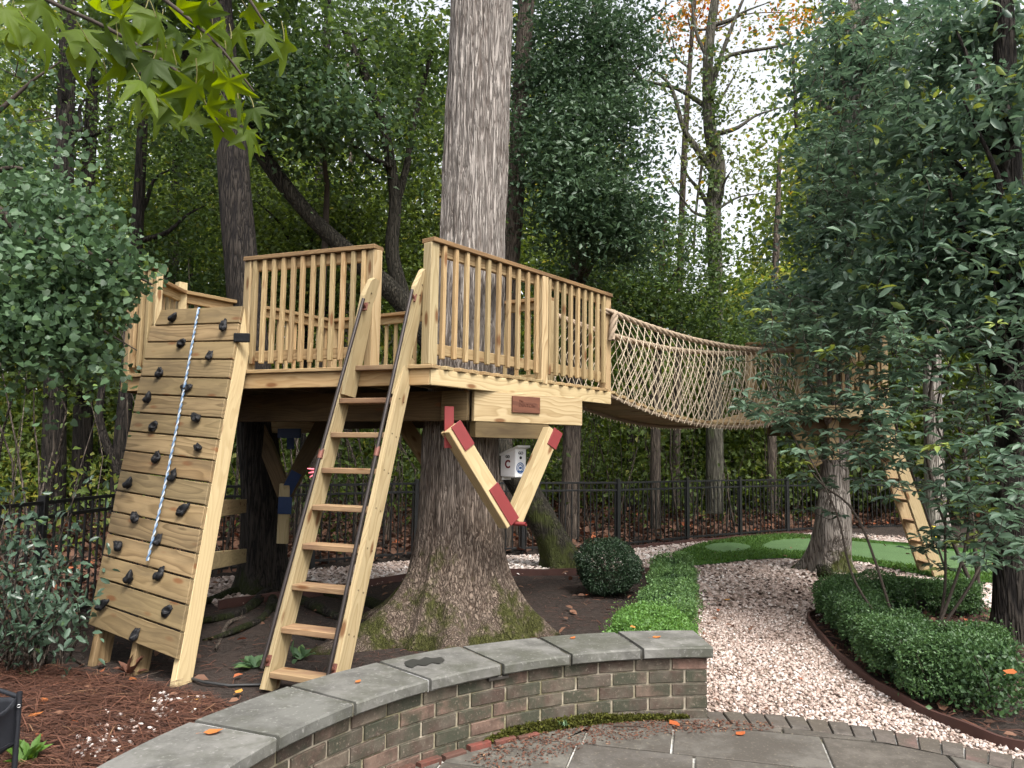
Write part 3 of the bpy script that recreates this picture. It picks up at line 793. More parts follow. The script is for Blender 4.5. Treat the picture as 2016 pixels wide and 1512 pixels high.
# moss at the foot of the wall
def moss_strip():
    n = 9000
    a = np.radians(90 + RNG.random(n) * 62); 
    th = snoise(np.column_stack([a * 6, a * 0, a * 0]), 3, 3, 1.5)
    ok = th > -.38
    a = a[ok]; n = len(a); h = (.008 + .030 * np.clip(th[ok] + .45, 0, 1.6)) * RNG.random(n) ** 1.3
    r = WR0 - .003 - .018 * RNG.random(n) * (1 - h / .13)
    c = np.column_stack([PC.x + np.cos(a) * r, PC.y + np.sin(a) * r, .034 + h])
    return leaf_mesh('moss', c, rdir(n, .5), rdir(n), .012 + .012 * RNG.random(n), .6, .4 + .25 * RNG.normal(size=n), L_MOSS)
L_MOSS = leaf('moss', (.030, .034, .008), (.095, .098, .022), None, .9, .2, .1)
tag(obj('moss', moss_strip()), 'green moss growing along the foot of the curved brick wall', 'moss', kind='stuff')
q = scatter([V(-.2, 3.9, 0), V(.1, 4.35, 0), V(.6, 4.5, 0), V(1.2, 4.52, 0), V(1.5, 4.5, 0), V(1.5, 4.38, 0), V(.9, 4.3, 0), V(.35, 4.05, 0), V(0, 3.7, 0)], 5200)
d_ = np.hypot(q[:, 0] - PC.x, q[:, 1] - PC.y); q = q[(d_ < PR) & (RNG.random(len(q)) < np.clip((d_ - 1.9) * 2.2, 0, 1))]; n = len(q)
tag(obj('seed_litter', leaf_mesh('seed_litter', np.column_stack([q, np.full(n, .037)]), rdir(n, 0, .2), np.tile([[0, 0, 1.0]], (n, 1)) + rdir(n) * .3, .012 + .012 * RNG.random(n), .5, .6 + .25 * RNG.normal(size=n), L_STRAW)), 'fine brown seed litter swept against the wall on the patio', 'litter', kind='stuff')

# ------------------------------------------------------------------ the big tree that carries the platform
TX, TY = -.355, 6.78
def main_tree():
    t = thing('tulip_tree', 'huge grey furrowed trunk rising through the wooden platform with mossy flared base', 'tree', (TX, TY, 0))
    ns, n = 200, 420
    z = np.concatenate([np.linspace(-.12, 2.0, 200), np.linspace(2.01, 9.5, n - 200)])
    cx = TX + np.interp(z, [0, 1.6, 2.4, 5.5, 9.5], [-.09, -.10, -.045, .02, .06])
    cyy = TY + 0 * z
    r = np.interp(z, [-.12, 0, .2, .5, .9, 1.5, 2.2, 3.5, 5.5, 9.5], [.56, .53, .475, .41, .355, .335, .315, .293, .283, .24])
    a = np.linspace(0, 2 * np.pi, ns, endpoint=False)
    A, Z = np.meshgrid(a, z)
    R = np.repeat(r[:, None], ns, 1)
    for ang, amp, hh, wdt in ((-2.5, .80, .22, .24), (-1.55, .46, .28, .22), (-.80, .52, .26, .22), (-.1, .36, .3, .2), (.6, .36, .3, .3), (1.6, .36, .3, .3), (2.7, .55, .26, .26), (-2.0, .20, .5, .16), (-1.15, .20, .45, .14)):
        d = np.angle(np.exp(1j * (A - ang)))
        R += amp * np.exp(-(d / wdt) ** 2) * np.exp(-np.clip(Z, 0, 9) / hh)
    # furrows: vertical ridges that wander and split
    k = 30
    ph = A * k + 1.6 * np.sin(Z * 2.1 + 3 * A) + 1.2 * np.sin(Z * 4.7 + 5 * A + 1) + .8 * np.sin(Z * 11 + 9 * A)
    ridge = np.abs(np.sin(ph / 2)) ** .7
    br = .5 + .5 * np.sin(Z * 17 + 4 * np.sin(A * 13) + 3 * np.sin(A * 5 + Z * 3))
    pts = np.stack([np.cos(A).ravel() * 9, np.sin(A).ravel() * 9, Z.ravel() * 5], 1)
    nz = snoise(pts, 11, 4, 1.4).reshape(A.shape)
    R += .020 * (ridge - .6) * (.65 + .35 * br) + .006 * nz
    low = np.exp(-np.clip(Z, 0, 9) / .5)
    R += low * .034 * snoise(pts * .6, 21, 3, 1.0).reshape(A.shape)
    v = np.stack([cx[:, None] + R * np.cos(A), cyy[:, None] + R * np.sin(A), Z], -1).reshape(-1, 3)
    i, j = np.meshgrid(np.arange(n - 1), np.arange(ns), indexing='ij'); j2 = (j + 1) % ns
    f = np.stack([i * ns + j, i * ns + j2, (i + 1) * ns + j2, (i + 1) * ns + j], -1).reshape(-1, 4)
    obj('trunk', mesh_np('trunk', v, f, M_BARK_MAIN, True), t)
    for k, (dx, dy, dz) in enumerate(((-2.2, 1.2, 3.2), (1.9, 1.8, 3.0), (.3, 2.4, 4.4))):
        tube('limb', limb_path((TX + .1, TY, 8.9), (TX + dx, TY + dy, 8.9 + dz), 14, .1, k), np.linspace(.13, .03, 14), M_BARK_PALE, t, 8)
    crown('crown', [((TX - 2, TY + 1.6, 12.6), (1.6, 1.6, 1.0), 16), ((TX + 1.8, TY + 2.2, 12.3), (1.5, 1.5, .9), 14), ((TX + .3, TY + 2.6, 13.6), (1.6, 1.6, 1.0), 16)], 40, .14, L_MID, t)
    return t
main_tree()

# ------------------------------------------------------------------ tree house platform
D = 2.195
C_ = G(850, 717, D); R_ = G(1204, 766, D)
L_ = V(-3.52, 6.80, D); L2 = V(-3.50, 7.80, D); BL = V(-2.25, 9.55, D); B_ = V(.42, 7.93, D)
C_.z = R_.z = D
poly = [C_, R_, B_, BL, L2, L_]
plat = thing('tree_platform', 'large pine deck with railings built round the grey trunk', 'platform', (-1.2, 7.4, 0))
fd = (L_ - C_).normalized(); fn = V(-fd.y, fd.x, 0)                   # along the front edge; inward normal
if fn.dot(BL - C_) < 0: fn = -fn
rd = (R_ - C_).normalized(); rn = V(rd.y, -rd.x, 0)                     # along the right side; outward normal
def line_hits(o, d):
    ts = []
    for i in range(len(poly)):
        a, b = poly[i], poly[(i + 1) % len(poly)]
        e = b - a; den = d.x * e.y - d.y * e.x
        if abs(den) < 1e-9: continue
        w = a - o
        t = (w.x * e.y - w.y * e.x) / den; s = (w.x * d.y - w.y * d.x) / den
        if -1e-6 <= s <= 1 + 1e-6: ts.append(t)
    return (min(ts), max(ts)) if len(ts) >= 2 else None
T2X, T2Y = -2.74, 8.45
s = .07 - .025
while True:
    o = C_ + fn * s
    h = line_hits(o, fd)
    if s > 3.6 or (h is None): break
    t0, t1 = h[0] - random.uniform(.0, .010), h[1] + .02
    cuts = []
    for (x, y, r) in ((TX, TY, .38), (T2X, T2Y, .30)):
        w = V(x, y, D) - o; al = w.dot(fd); off = abs((w - fd * al).length)
        if off < r:
            q = math.sqrt(r * r - off * off); cuts.append((al - q, al + q))
    segs = [(t0, t1)]
    for a, b in cuts:
        segs = [x for s0, s1 in segs for x in ((s0, min(s1, a)), (max(s0, b), s1)) if x[1] - x[0] > .05]
    for a, b in segs:
        p, q = o + fd * a, o + fd * b
        p.z = q.z = D - .016
        board('deck_board', p, q, .138, .03, M_RAIL, plat, fn)
    s += .144
    if s > 3.4: break
# rim joists
zr = D - .031 - .062
def edge_board(name, a, b, inset, z, W, T, mat, parent, ext=.0):
    d = (b - a).normalized(); nn = V(-d.y, d.x, 0); cen = sum(poly, V(0, 0, 0)) / len(poly)
    if nn.dot(cen - a) < 0: nn = -nn
    p, q = a + nn * inset - d * ext, b + nn * inset + d * ext
    p.z = q.z = z
    return board(name, p, q, W, T, mat, parent, UP)
for i in range(len(poly)):
    a, b = poly[i], poly[(i + 1) % len(poly)]
    edge_board('rim_joist', a, b, .022, zr, .122, .038, M_PINE if i == 0 else M_RAIL, plat, -.022 if i else -.002)
# front edge trim strip above the rim
for i in range(1, 16):
    p = C_ + fd * (i * .2)
for k in range(8):                                                        # joists
    o = C_ + fd * (.18 + k * .40); h = line_hits(o, fn)
    if not h: continue
    a, b = o + fn * (h[0] + .05), o + fn * (h[1] - .05)
    a.z = b.z = zr - .002
    board('joist', a, b, .118, .038, M_BEAM_SHADE, plat, UP)
# beams under the deck: a double beam in shade-darkened colour along the front, a pale end beam on the right
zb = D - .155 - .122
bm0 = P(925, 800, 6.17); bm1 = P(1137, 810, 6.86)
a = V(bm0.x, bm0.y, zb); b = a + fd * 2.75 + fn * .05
board('beam', a + fd * .02, b, .244, .075, M_BEAM_SHADE, plat, UP)
a2 = V(BL.x, BL.y, zb) + V(.25, -.5, 0); board('beam', a2, V(.35, 7.45, zb), .244, .075, M_BEAM_SHADE, plat, UP)
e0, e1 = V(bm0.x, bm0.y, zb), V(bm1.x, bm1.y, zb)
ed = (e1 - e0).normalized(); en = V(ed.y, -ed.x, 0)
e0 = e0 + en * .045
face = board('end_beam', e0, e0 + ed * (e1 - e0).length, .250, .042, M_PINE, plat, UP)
board('end_beam', e0 - en * .044 - V(0, 0, .003) + ed * .05, e0 - en * .044 - V(0, 0, .003) + ed * ((e1 - e0).length - .03), .25, .04, M_BEAM_SHADE, plat, UP)
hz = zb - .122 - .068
board('header', e0 + ed * .02 - en * .03 + V(0, 0, hz - zb), e0 + ed * .78 - en * .03 + V(0, 0, hz - zb), .13, .09, M_BEAM_SHADE, plat, UP)
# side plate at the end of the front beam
board('beam_side', e0 - en * .02 + fd * .005 - fn * .05, e0 - en * .02 + fd * .24 - fn * .05, .244, .045, M_BEAM_SHADE, plat, UP)

# braces in a V with red painted steel plates
tip = P(1001, 1030, 6.22)
tl = P(887, 842, 5.93); tr = P(1086, 848, 6.55)
def brace(a, b, W, T, mat, side, plates, pm):
    br = board('brace', a, b, W, T, mat, plat, side)
    d = (b - a).normalized(); L = (b - a).length
    s = (side - d * side.dot(d)).normalized(); nn = d.cross(s)
    if nn.y > 0: nn = -nn
    for f0, f1, off in plates:
        o = nn * (T / 2 + .005)
        board('steel_plate', a + d * f0 * L + o + s * off, a + d * f1 * L + o + s * off, W * .78, .008, pm, br, side, .002)
    return br
vside = (tr - tl).normalized()
bl_ = brace(tl, tip, .135, .12, M_PINE, V(vside.x, vside.y, 0), [(-.02, .22, .02), (.62, 1.0, .02)], M_RED)
br_ = brace(tr, tip + ed * .05 + V(0, .03, .02), .135, .09, M_PINE, V(vside.x, vside.y, 0), [(-.02, .17, .03)], M_RED)
board('steel_plate', P(884, 800, 5.95), P(884, 882, 5.95), .085, .012, M_RED, bl_, vside, .002)
tube('bolt', [tip + en * .02 + ed * .02, tip + en * .13 + ed * .08], .017, M_RED, bl_, 10)
# second support: navy plates on the dark trunk behind
tip2 = P(562, 975, 8.15); t2a = P(640, 826, 8.0); t2b = P(505, 826, 8.3)
b2 = brace(t2a, tip2, .15, .1, M_BEAM_SHADE, V(1, 0, 0), [(.68, .98, 0)], M_BLUE)
board('brace', t2b, tip2 + V(-.02, .06, 0), .15, .1, M_BEAM_SHADE, plat, V(1, 0, 0))
board('support_post', P(562, 952, 8.1), P(556, 1070, 8.1), .11, .06, M_PINE, plat, V(1, 0, 0))
board('steel_plate', P(562, 978, 8.06), P(560, 1012, 8.06), .14, .02, M_BLUE, b2, V(1, 0, 0), .002)
board('crossbeam', P(535, 838, 8.35), P(625, 838, 8.2), .16, .06, M_RAIL, plat, UP)
board('steel_plate', P(547, 853, 8.1), P(592, 853, 8.05), .10, .02, M_BLUE, b2, UP, .002)
board('steel_plate', P(572, 862, 8.08), P(572, 884, 8.08), .075, .02, M_BLUE, b2, V(1, 0, 0), .002)
# brace on the far side of the big trunk and the folded slatted ramp stored under the deck
board('brace', P(790, 828, 7.5), P(842, 905, 7.2), .14, .09, M_RAIL, plat, V(1, 0, 0))

# railings
RH = .955
def railing(a, b, nbal, out, posts=(), cap=(0, 1), parent=plat, deck=D, mats=(M_CAP, M_RAIL, M_PINE), lastpost=True, h=RH, capext=.04):
    d = (b - a).normalized(); L = (b - a).length
    z = lambda p, zz: V(p.x, p.y, zz)
    top = board('handrail', z(a - d * capext, deck + h), z(b + d * capext, deck + h), .135, .036, mats[0], parent, out)
    i = -out * .0
    board('rail_board', z(a + i, deck + h - .062), z(b + i, deck + h - .062), .086, .036, mats[1], top, UP)
    board('rail_board', z(a + i, deck + .125), z(b + i, deck + .125), .086, .036, mats[1], top, UP)
    ex_ = [0.0] + list(posts) + [1.0]
    for s in range(len(nbal)):
        t0, t1 = ex_[s], ex_[s + 1]
        for k in range(nbal[s]):
            t = t0 + (t1 - t0) * (k + .75) / (nbal[s] + .5)
            p = a + d * (t * L) + out * .037
            tl_ = random.uniform(-.006, .006)
            board('baluster', z(p, deck + .058 + tl_), z(p + d * random.uniform(-.004, .004), deck + h - .02), .036, .036, mats[1], top, out)
    return top
def post(p, parent=plat, deck=D, h=RH, low=-.15, mat=M_PINE, w=.09, side=None):
    return board('post', V(p.x, p.y, deck + low), V(p.x, p.y, deck + h - .018), w, w, mat, parent, side or rd, .006)
# right side
ra, rb = C_ - rn * .06 + rd * .03, R_ - rn * .06 - rd * .03
railing(ra, rb, (10, 9), rn, (.557,))
post(ra, low=-.0); pm_ = ra.lerp(rb, .557); post(pm_ + rn * .02, low=-.04); post(rb, low=-.14)
# front left
fa = C_ + fd * .52; fb = C_ + fd * 1.76
Kp = G(484, 731, D); Kq = G(728, 720, D)
ka = C_ + fd * (Kp - C_).dot(fd) + fn * .09; kb = C_ + fd * ((Kq - C_).dot(fd) + .06) + fn * .09
railing(kb, ka, (12,), -fn)
post(ka, low=0); post(kb, low=0)
# far left corner, left side and back
la = L_ + fn * .06 - fd * .06
lq = C_ + fd * (G(306, 737, D) - C_).dot(fd) + fn * .06
railing(lq, la, (3,), -fn); post(la, low=0); post(lq, low=0, w=.06)
l2 = L2 + V(.06, -.02, 0)
railing(la, l2, (8,), V(-1, 0, 0)); board('post', V(l2.x, l2.y, D), V(l2.x, l2.y, D + RH + .10), .09, .09, M_PINE, plat, rd)
bl2 = BL + V(0, -.1, 0); bd = (bl2 - l2).normalized()
railing(l2, bl2, (17,), V(-bd.y, bd.x, 0)); post(bl2); post(l2.lerp(bl2, .42), low=0)
b2_ = B_ + V(-.05, -.06, 0); bd = (b2_ - bl2).normalized()
railing(bl2, b2_, (10, 10), V(-bd.y, bd.x, 0), (.5,)); post(b2_, low=0); post(bl2.lerp(b2_, .5), low=0)

# carved plaque on the end beam
sp0, sp1 = .33, .61
pl_a = e0 + ed * .37 + en * .030 + V(0, 0, .030); pl_b = e0 + ed * .665 + en * .030 + V(0, 0, .030)
sign = obj('wooden_sign', box_mesh((pl_b - pl_a).length, .140, .018, M_CEDAR), None, frame(pl_a, pl_b, UP))
tag(sign, 'dark red carved wooden plaque screwed to the pale end beam', 'sign')
def text(s, size, mat, parent, M, ext=.0012, name='lettering', bold=0.0):
    c = bpy.data.curves.new(name, 'FONT'); c.body = s; c.size = size; c.extrude = ext; c.align_x = 'CENTER'; c.align_y = 'CENTER'; c.offset = bold
    c.materials.append(mat)
    tmp = bpy.data.objects.new('tmp', c); COL.objects.link(tmp)
    me = bpy.data.meshes.new_from_object(tmp.evaluated_get(bpy.context.evaluated_depsgraph_get()))
    bpy.data.objects.remove(tmp)
    return obj(name, me, parent, M)
M_CARVE = plain('carved_groove', (.085, .032, .02), .8, .2, 0, .2)
def face_matrix(o, right, up):
    n = right.cross(up)
    return Matrix(((right.x, up.x, n.x, o.x), (right.y, up.y, n.y, o.y), (right.z, up.z, n.z, o.z), (0, 0, 0, 1)))
mid = (pl_a + pl_b) / 2 + en * .0105
text('The', .030, M_CARVE, sign, face_matrix(mid - ed * .06 + V(0, 0, .028), ed, UP))
text('DENTON', .040, M_CARVE, sign, face_matrix(mid + ed * .0 + V(0, 0, -.006), ed, UP))

# ------------------------------------------------------------------ ladder up to the platform
lad = thing('ladder', 'pine ladder with dark pipe handrails leaning on the big platform', 'ladder', tuple(G(590, 1365)))
lbL = V(-1.535, 5.055, 0); lbR = lbL - fd * .50
up = (V(-1.262, 5.915, D) - lbL); up = V(up.x, up.y, D)
lu = up.normalized(); lside = -fd
ln = lside.cross(lu).normalized()
if ln.y > 0: ln = -ln                                                    # faces the climber
Ltot = 2.26 / lu.z
def stringer(p0, L, top_cut):
    # a plank with its top corner sawn off
    w, t = .145, .04
    M = frame(p0, p0 + lu * L, ln)
    h = L / 2
    pr = [(-h, -w / 2 + .03), (-h, w / 2), (h - .03, w / 2), (h, w / 2 - .03), (h, -w / 2), (-h + .03, -w / 2)]
    vs = [(x, y, -t / 2) for x, y in pr] + [(x, y, t / 2) for x, y in pr]; n = len(pr)
    fs = [list(range(n))[::-1], list(range(n, 2 * n))] + [[i, (i + 1) % n, n + (i + 1) % n, n + i] for i in range(n)]
    return obj('stringer', mesh_np('stringer', vs, fs, M_PINE), lad, M)
s1 = stringer(lbL, Ltot, 1); s2 = stringer(lbR, Ltot, 1)
gtop = []
for p0, tp in ((lbL, P(733, 546, 5.86)), (lbR, P(834, 527, 5.70))):
    b0 = p0 + lu * (1.96 / lu.z) - lside * .0405
    if p0 is lbL: b0 = p0 + lu * (1.96 / lu.z) + lside * .0405
    u_ = (tp - b0).normalized(); Lg = (tp - b0).length; hh_ = Lg / 2; w = .15; t_g = .04
    pr = [(-hh_, -w / 2), (-hh_, w / 2), (hh_ - .17, w / 2), (hh_ - .03, w / 2 - .05), (hh_, w / 2 - .09), (hh_, -w / 2)]
    n_ = len(pr); vs = [(x, y, -t_g / 2) for x, y in pr] + [(x, y, t_g / 2) for x, y in pr]
    fs = [list(range(n_))[::-1], list(range(n_, 2 * n_))] + [[i, (i + 1) % n_, n_ + (i + 1) % n_, n_ + i] for i in range(n_)]
    gp = obj('grab_post', mesh_np('grab_post', vs, fs, M_PINE), lad, frame(b0, tp, ln))
    gtop.append(tp)
    for zz_ in (.78, .86):
        q = b0.lerp(tp, zz_); tube('screw', [q + lside * .02, q + lside * .0235], .007, M_SCREW, gp, 8)

for k in range(9):
    zt = D - .02 - k * (D - .10) / 8.1
    if zt < .05: zt = .07
    c = lbL + lu * (zt / lu.z)
    a, b = c + lside * .022, c + lside * (.5 - .022)
    board('tread', a, b, .140, .038, M_TREAD, lad, ln - UP * ln.dot(UP))
for k in range(9):
    zt = max(D - .02 - k * (D - .10) / 8.1, .07)
    for dd_ in (-.03, .035):
        q = lbR + lu * (zt / lu.z) + lside * .020 + ln * dd_
        tube('screw', [q, q + lside * .0025], .006, M_SCREW, s2, 8)
        q = lbL + lu * (zt / lu.z) + lside * .020 + ln * dd_ + lu * .05
for p0, dl in ((lbL, -.012), (lbR, -.012)):
    o = ln * .115 + lside * dl
    gt = gtop[0 if p0 is lbL else 1]
    lo, hi = p0 + lu * .12 + o, gt + V(0, 0, -.24) + ln * .125 + lside * (.0 if p0 is lbL else -.03)
    pp = tube('handrail_pipe', spline([lo, (lo + hi) / 2 + ln * .004, hi], 12), .0135, M_PIPE, lad, 10)
    for f in (.02, .985):
        q = lo.lerp(hi, f); tube('bracket', [q, q - ln * .05], .016, M_RUST, pp, 8)
        board('bracket_plate', q - ln * .045 - lu * .035, q - ln * .045 + lu * .035, .04, .012, M_RUST, pp, lside, .002)
    q = lo.lerp(hi, .535); tube('coupling', [q - lu * .035, q + lu * .035], .019, M_RUST, pp, 10)
    if p0 is lbL:
        q = lo.lerp(hi, .485)
        for kk in range(3): tube('ribbon', [q + V(-.01, -.01, -.02 + .02 * kk), q + V(-.035 - .01 * kk, -.02, -.035 + .03 * kk)], [.009, .004], M_PINK, pp, 6)

# ------------------------------------------------------------------ climbing wall
cw = thing('climbing_wall', 'slanted plank climbing wall with black holds leaning on the platform', 'climbing wall', tuple(G(270, 1320)))
BR, TR, TLc, BLc = P(351, 1300, 5.15), P(480, 604, 6.36), P(308, 612, 6.80), P(179, 1232, 5.68)
wdir = ((TLc - TR) + (BLc - BR)).normalized(); cu = ((TR - BR) + (TLc - BLc)).normalized(); CL = (TR - BR).length
cn = wdir.cross(cu).normalized()
if cn.y > 0: cn = -cn
npk = 16; ph = CL / npk
for k in range(npk):
    f = (k + .5) / npk
    g_ = .0022 * 16 / npk
    f0_, f1_ = k / npk + g_, (k + 1) / npk - g_
    M_ = frame(BR.lerp(TR, f) + cn * .010, BLc.lerp(TLc, f) + cn * .010, cu); Mi = M_.inverted()
    q4 = [Mi @ (BR.lerp(TR, ff).lerp(BLc.lerp(TLc, ff), tt) + cn * .010) for ff, tt in ((f0_, -.004), (f0_, 1 + random.uniform(-.003, .004)), (f1_, 1 + random.uniform(-.003, .004)), (f1_, -.004))]
    zs = Mi.to_3x3() @ cn
    c_ = .004
    cen_ = sum(q4, V(0, 0, 0)) / 4
    ring0 = [tuple(v_ - zs * .015) for v_ in q4]; ring1 = [tuple(v_ + zs * (.015 - c_)) for v_ in q4]
    ring2 = [tuple(v_ + V(-c_ if v_.x > 0 else c_, -c_ if v_.y > 0 else c_, 0) + zs * .015) for v_ in q4]
    fs_ = [[0, 1, 2, 3], [8, 9, 10, 11]] + [[r_ * 4 + i_, r_ * 4 + (i_ + 1) % 4, r_ * 4 + 4 + (i_ + 1) % 4, r_ * 4 + 4 + i_] for r_ in (0, 1) for i_ in range(4)]
    obj('plank', mesh_np('plank', ring0 + ring1 + ring2, fs_, M_AGED), cw, M_)
for f0, mt in ((.022, M_PINE), (.48, M_AGED), (.93, M_AGED)):
    b0, t0 = BR.lerp(BLc, f0), TR.lerp(TLc, f0)
    u_ = (t0 - b0).normalized()
    a = b0 - u_ * (b0.z / u_.z) - cn * .078; b = t0 - cn * .078 + u_ * (-.01 if f0 < .1 else -.06)
    board('stringer', a, b, .142, .05, mt, cw, cn)
# cross braces behind the frame running to the dark trunk
board('brace', P(388, 1108, 5.55), P(482, 1094, 8.1), .14, .035, M_RAIL, cw, UP)
board('brace', P(408, 1003, 5.9), P(482, 996, 8.1), .14, .035, M_RAIL, cw, UP)
board('cleat', P(394, 1108, 5.5), P(390, 1138, 5.5), .05, .05, M_PINE, cw, V(1, 0, 0))
obj('hinge', box_mesh(.075, .13, .03, M_HOLD, .008), cw, Matrix.Translation(P(476, 665, 6.18)) @ Matrix.Rotation(math.radians(90), 4, 'X') @ Matrix.Rotation(math.radians(90), 4, 'Z'))
holds_px = [(340, 628), (440, 645), (357, 677), (411, 702), (315, 735), (366, 762), (291, 787), (388, 824), (302, 841), (390, 883), (309, 902), (338, 937), (252, 955), (357, 1007), (267, 1019), (309, 1065), (234, 1074), (312, 1130), (254, 1141), (198, 1193), (329, 1205), (264, 1252)]
def on_panel(px, py, off=.026):
    d = ray(px, py); o = BR + cn * off
    return CAM + d * ((o - CAM).dot(cn) / d.dot(cn))
iv, if_ = ico()
def subdiv(v, f):
    vs = [tuple(x) for x in v]; cache = {}; out = []
    def mid(a, b):
        k = (min(a, b), max(a, b))
        if k not in cache:
            m = (np.array(vs[a]) + np.array(vs[b])) / 2; m = m / np.linalg.norm(m); cache[k] = len(vs); vs.append(tuple(m))
        return cache[k]
    for a, b, c in f:
        ab, bc, ca = mid(a, b), mid(b, c), mid(c, a)
        out += [(a, ab, ca), (b, bc, ab), (c, ca, bc), (ab, bc, ca)]
    return np.array(vs), np.array(out)
iv2, if2 = subdiv(*subdiv(iv, if_))
def hold_mesh(seed):
    v = iv2.copy()
    nn = snoise(v * 2.0, seed, 3, 1.3)
    r = np.random.default_rng(seed)
    v = v * (1 + .22 * nn)[:, None]
    v *= np.array([.039, .032, .034]) * (.9 + .25 * r.random())
    # a scooped pocket and a knobbed top
    v[:, 2] = np.where(v[:, 2] < 0, v[:, 2] * .25, v[:, 2])
    v[:, 2] -= .030 * np.exp(-((v[:, 0] - .008) ** 2 + v[:, 1] ** 2) / .00025)
    v[:, 0] += np.where(v[:, 0] > .03, .012, 0) * (1 + nn)
    return mesh_np('climbing_hold', v, if2, M_HOLD, True)
hm = [hold_mesh(k) for k in range(6)]
for k, (px, py) in enumerate(holds_px):
    p = on_panel(px, py); a = random.uniform(-1.2, 1.2)
    x = (cu * math.cos(a) + wdir * math.sin(a)).normalized(); y = cn.cross(x)
    M = Matrix(((x.x, y.x, cn.x, p.x), (x.y, y.y, cn.y, p.y), (x.z, y.z, cn.z, p.z), (0, 0, 0, 1)))
    obj('climbing_hold', hm[k % 6], cw, M)
rp = [on_panel(392, 606, .0), on_panel(388, 622, .045), on_panel(366, 745, .042), on_panel(340, 880, .045), on_panel(315, 1000, .05), on_panel(290, 1104, .045)]
ra_ = rope_arrays(spline(rp, 220), .0105, .05, 2, 6)
climb = obj('climbing_rope', None) if False else thing('climbing_rope', 'blue and white twisted rope hanging down the climbing wall', 'rope', tuple(rp[-1]))
obj('white_strand', mesh_np('white_strand', *ra_[0], M_WROPE, True), climb); obj('blue_strand', mesh_np('blue_strand', *ra_[1], M_BROPE, True), climb)

# ------------------------------------------------------------------ rope bridge
brg = thing('rope_bridge', 'sagging rope bridge with hemp netting joining the two platforms', 'bridge', (2.3, 8.8, 0))
N0, N1 = V(R_.x - .01, R_.y + .02, 0), V(3.86, 9.88, 0)
F0, F1 = V(B_.x + .04, B_.y + .0, 0), V(3.28, 10.24, 0)
def sagz(t, z0, z1, s): return z0 + (z1 - z0) * t - 4 * s * t * (1 - t)
TOPZ, TS, DS = 2.985, .15, .255
def rail_pt(a, b, t): p = a.lerp(b, t); return V(p.x, p.y, sagz(t, TOPZ, TOPZ - .04, TS))
def deck_pt(a, b, t): p = a.lerp(b, t); return V(p.x, p.y, sagz(t, D - .03, D - .03, DS))
npl = 26
for k in range(npl):
    t = (k + .5) / npl
    a, b = deck_pt(N0, N1, t), deck_pt(F0, F1, t)
    dd = (deck_pt(N0, N1, t + .01) - deck_pt(N0, N1, t - .01)).normalized()
    board('plank', a - (b - a).normalized() * .02, b + (b - a).normalized() * .02, .128, .032, M_RAIL, brg, dd)
for a, b in ((N0, N1), (F0, F1)):
    tt = np.linspace(0, 1, 40)
    tube('deck_rope', [deck_pt(a, b, t) - V(0, 0, .035) for t in tt], .019, M_ROPE, brg, 8)
    pts = [rail_pt(a, b, t) for t in np.linspace(0, 1, 320)]
    v, f = join(rope_arrays(pts, .033, .10, 3, 6))
    obj('hand_rope', mesh_np('hand_rope', v, f, M_ROPE, True), brg)
# knotted rope end round the posts
bp = V(rb.x, rb.y, 0)
coil = [V(bp.x + .075 * math.cos(a), bp.y + .075 * math.sin(a), TOPZ + .02 - .006 * a) for a in np.linspace(2.6, 2.6 + 6.6, 90)]
v, f = join(rope_arrays(coil, .032, .1, 3, 6)); obj('rope_knot', mesh_np('rope_knot', v, f, M_ROPE, True), brg)
tail = spline([rail_pt(N0, N1, .012), V(N0.x + .04, N0.y - .05, TOPZ - .03), V(N0.x + .015, N0.y - .07, TOPZ - .14), V(N0.x + .0, N0.y - .075, TOPZ - .30)], 60)
v, f = join(rope_arrays(tail, .036, .1, 3, 6)); obj('rope_tail', mesh_np('rope_tail', v, f, M_ROPE, True), brg)
def net(a, b, sgn):
    dirv = (b - a).normalized(); outn = V(dirv.y, -dirv.x, 0) * sgn
    n_u, n_v = 35, 4.6
    def S(u, v):
        t = min(max(u, 0), 1)
        top = rail_pt(a, b, t); bot = deck_pt(a, b, t) - V(0, 0, .07)
        p = top.lerp(bot, v)
        bl = .09 * math.sin(math.pi * min(v, 1)) + .05 * v
        return p + outn * bl + V(0, 0, .003 * math.sin(u * 67 + v * 13))
    parts = []
    for fam in (1, -1):
        for k in range(-5, n_u + 6):
            pts = []
            for j in range(19):
                v = j / 18
                u = (k + .5 * (fam > 0) + fam * v * n_v + .10 * math.sin(k * 1.7) * math.sin(v * 3.1)) / n_u
                if 0 <= u <= 1: pts.append(S(u, v))
            if len(pts) > 2: parts.append(tube_arrays([list(p) for p in pts], .0045, 4))
    vv, ff = join(parts)
    obj('netting', mesh_np('netting', vv, ff, M_NET, True), brg)
net(N0, N1, 1); net(F0, F1, -1)

# ------------------------------------------------------------------ second platform
pf = thing('tree_platform', 'smaller pine platform half hidden by leaves at the far end of the bridge', 'platform', (4.2, 10.2, 0))
T3X, T3Y = 4.27, 10.15
q = [V(3.62, 9.55, D), V(4.80, 9.62, D), V(5.0, 10.9, D), V(3.35, 10.95, D)]
poly = q
qd = (q[1] - q[0]).normalized(); qn = V(-qd.y, qd.x, 0)
s = .06
while s < 1.35:
    o = q[0] + qn * s; h = line_hits(o, qd)
    if h:
        segs = [(h[0], h[1])]
        w = V(T3X, T3Y, D) - o; al = w.dot(qd); off = abs((w - qd * al).length)
        if off < .26: c_ = math.sqrt(.26 ** 2 - off * off); segs = [(h[0], al - c_), (al + c_, h[1])]
        for a_, b_ in segs:
            x0, x1 = o + qd * a_, o + qd * b_; x0.z = x1.z = D - .016
            board('deck_board', x0, x1, .138, .03, M_RAIL, pf, qn)
    s += .144
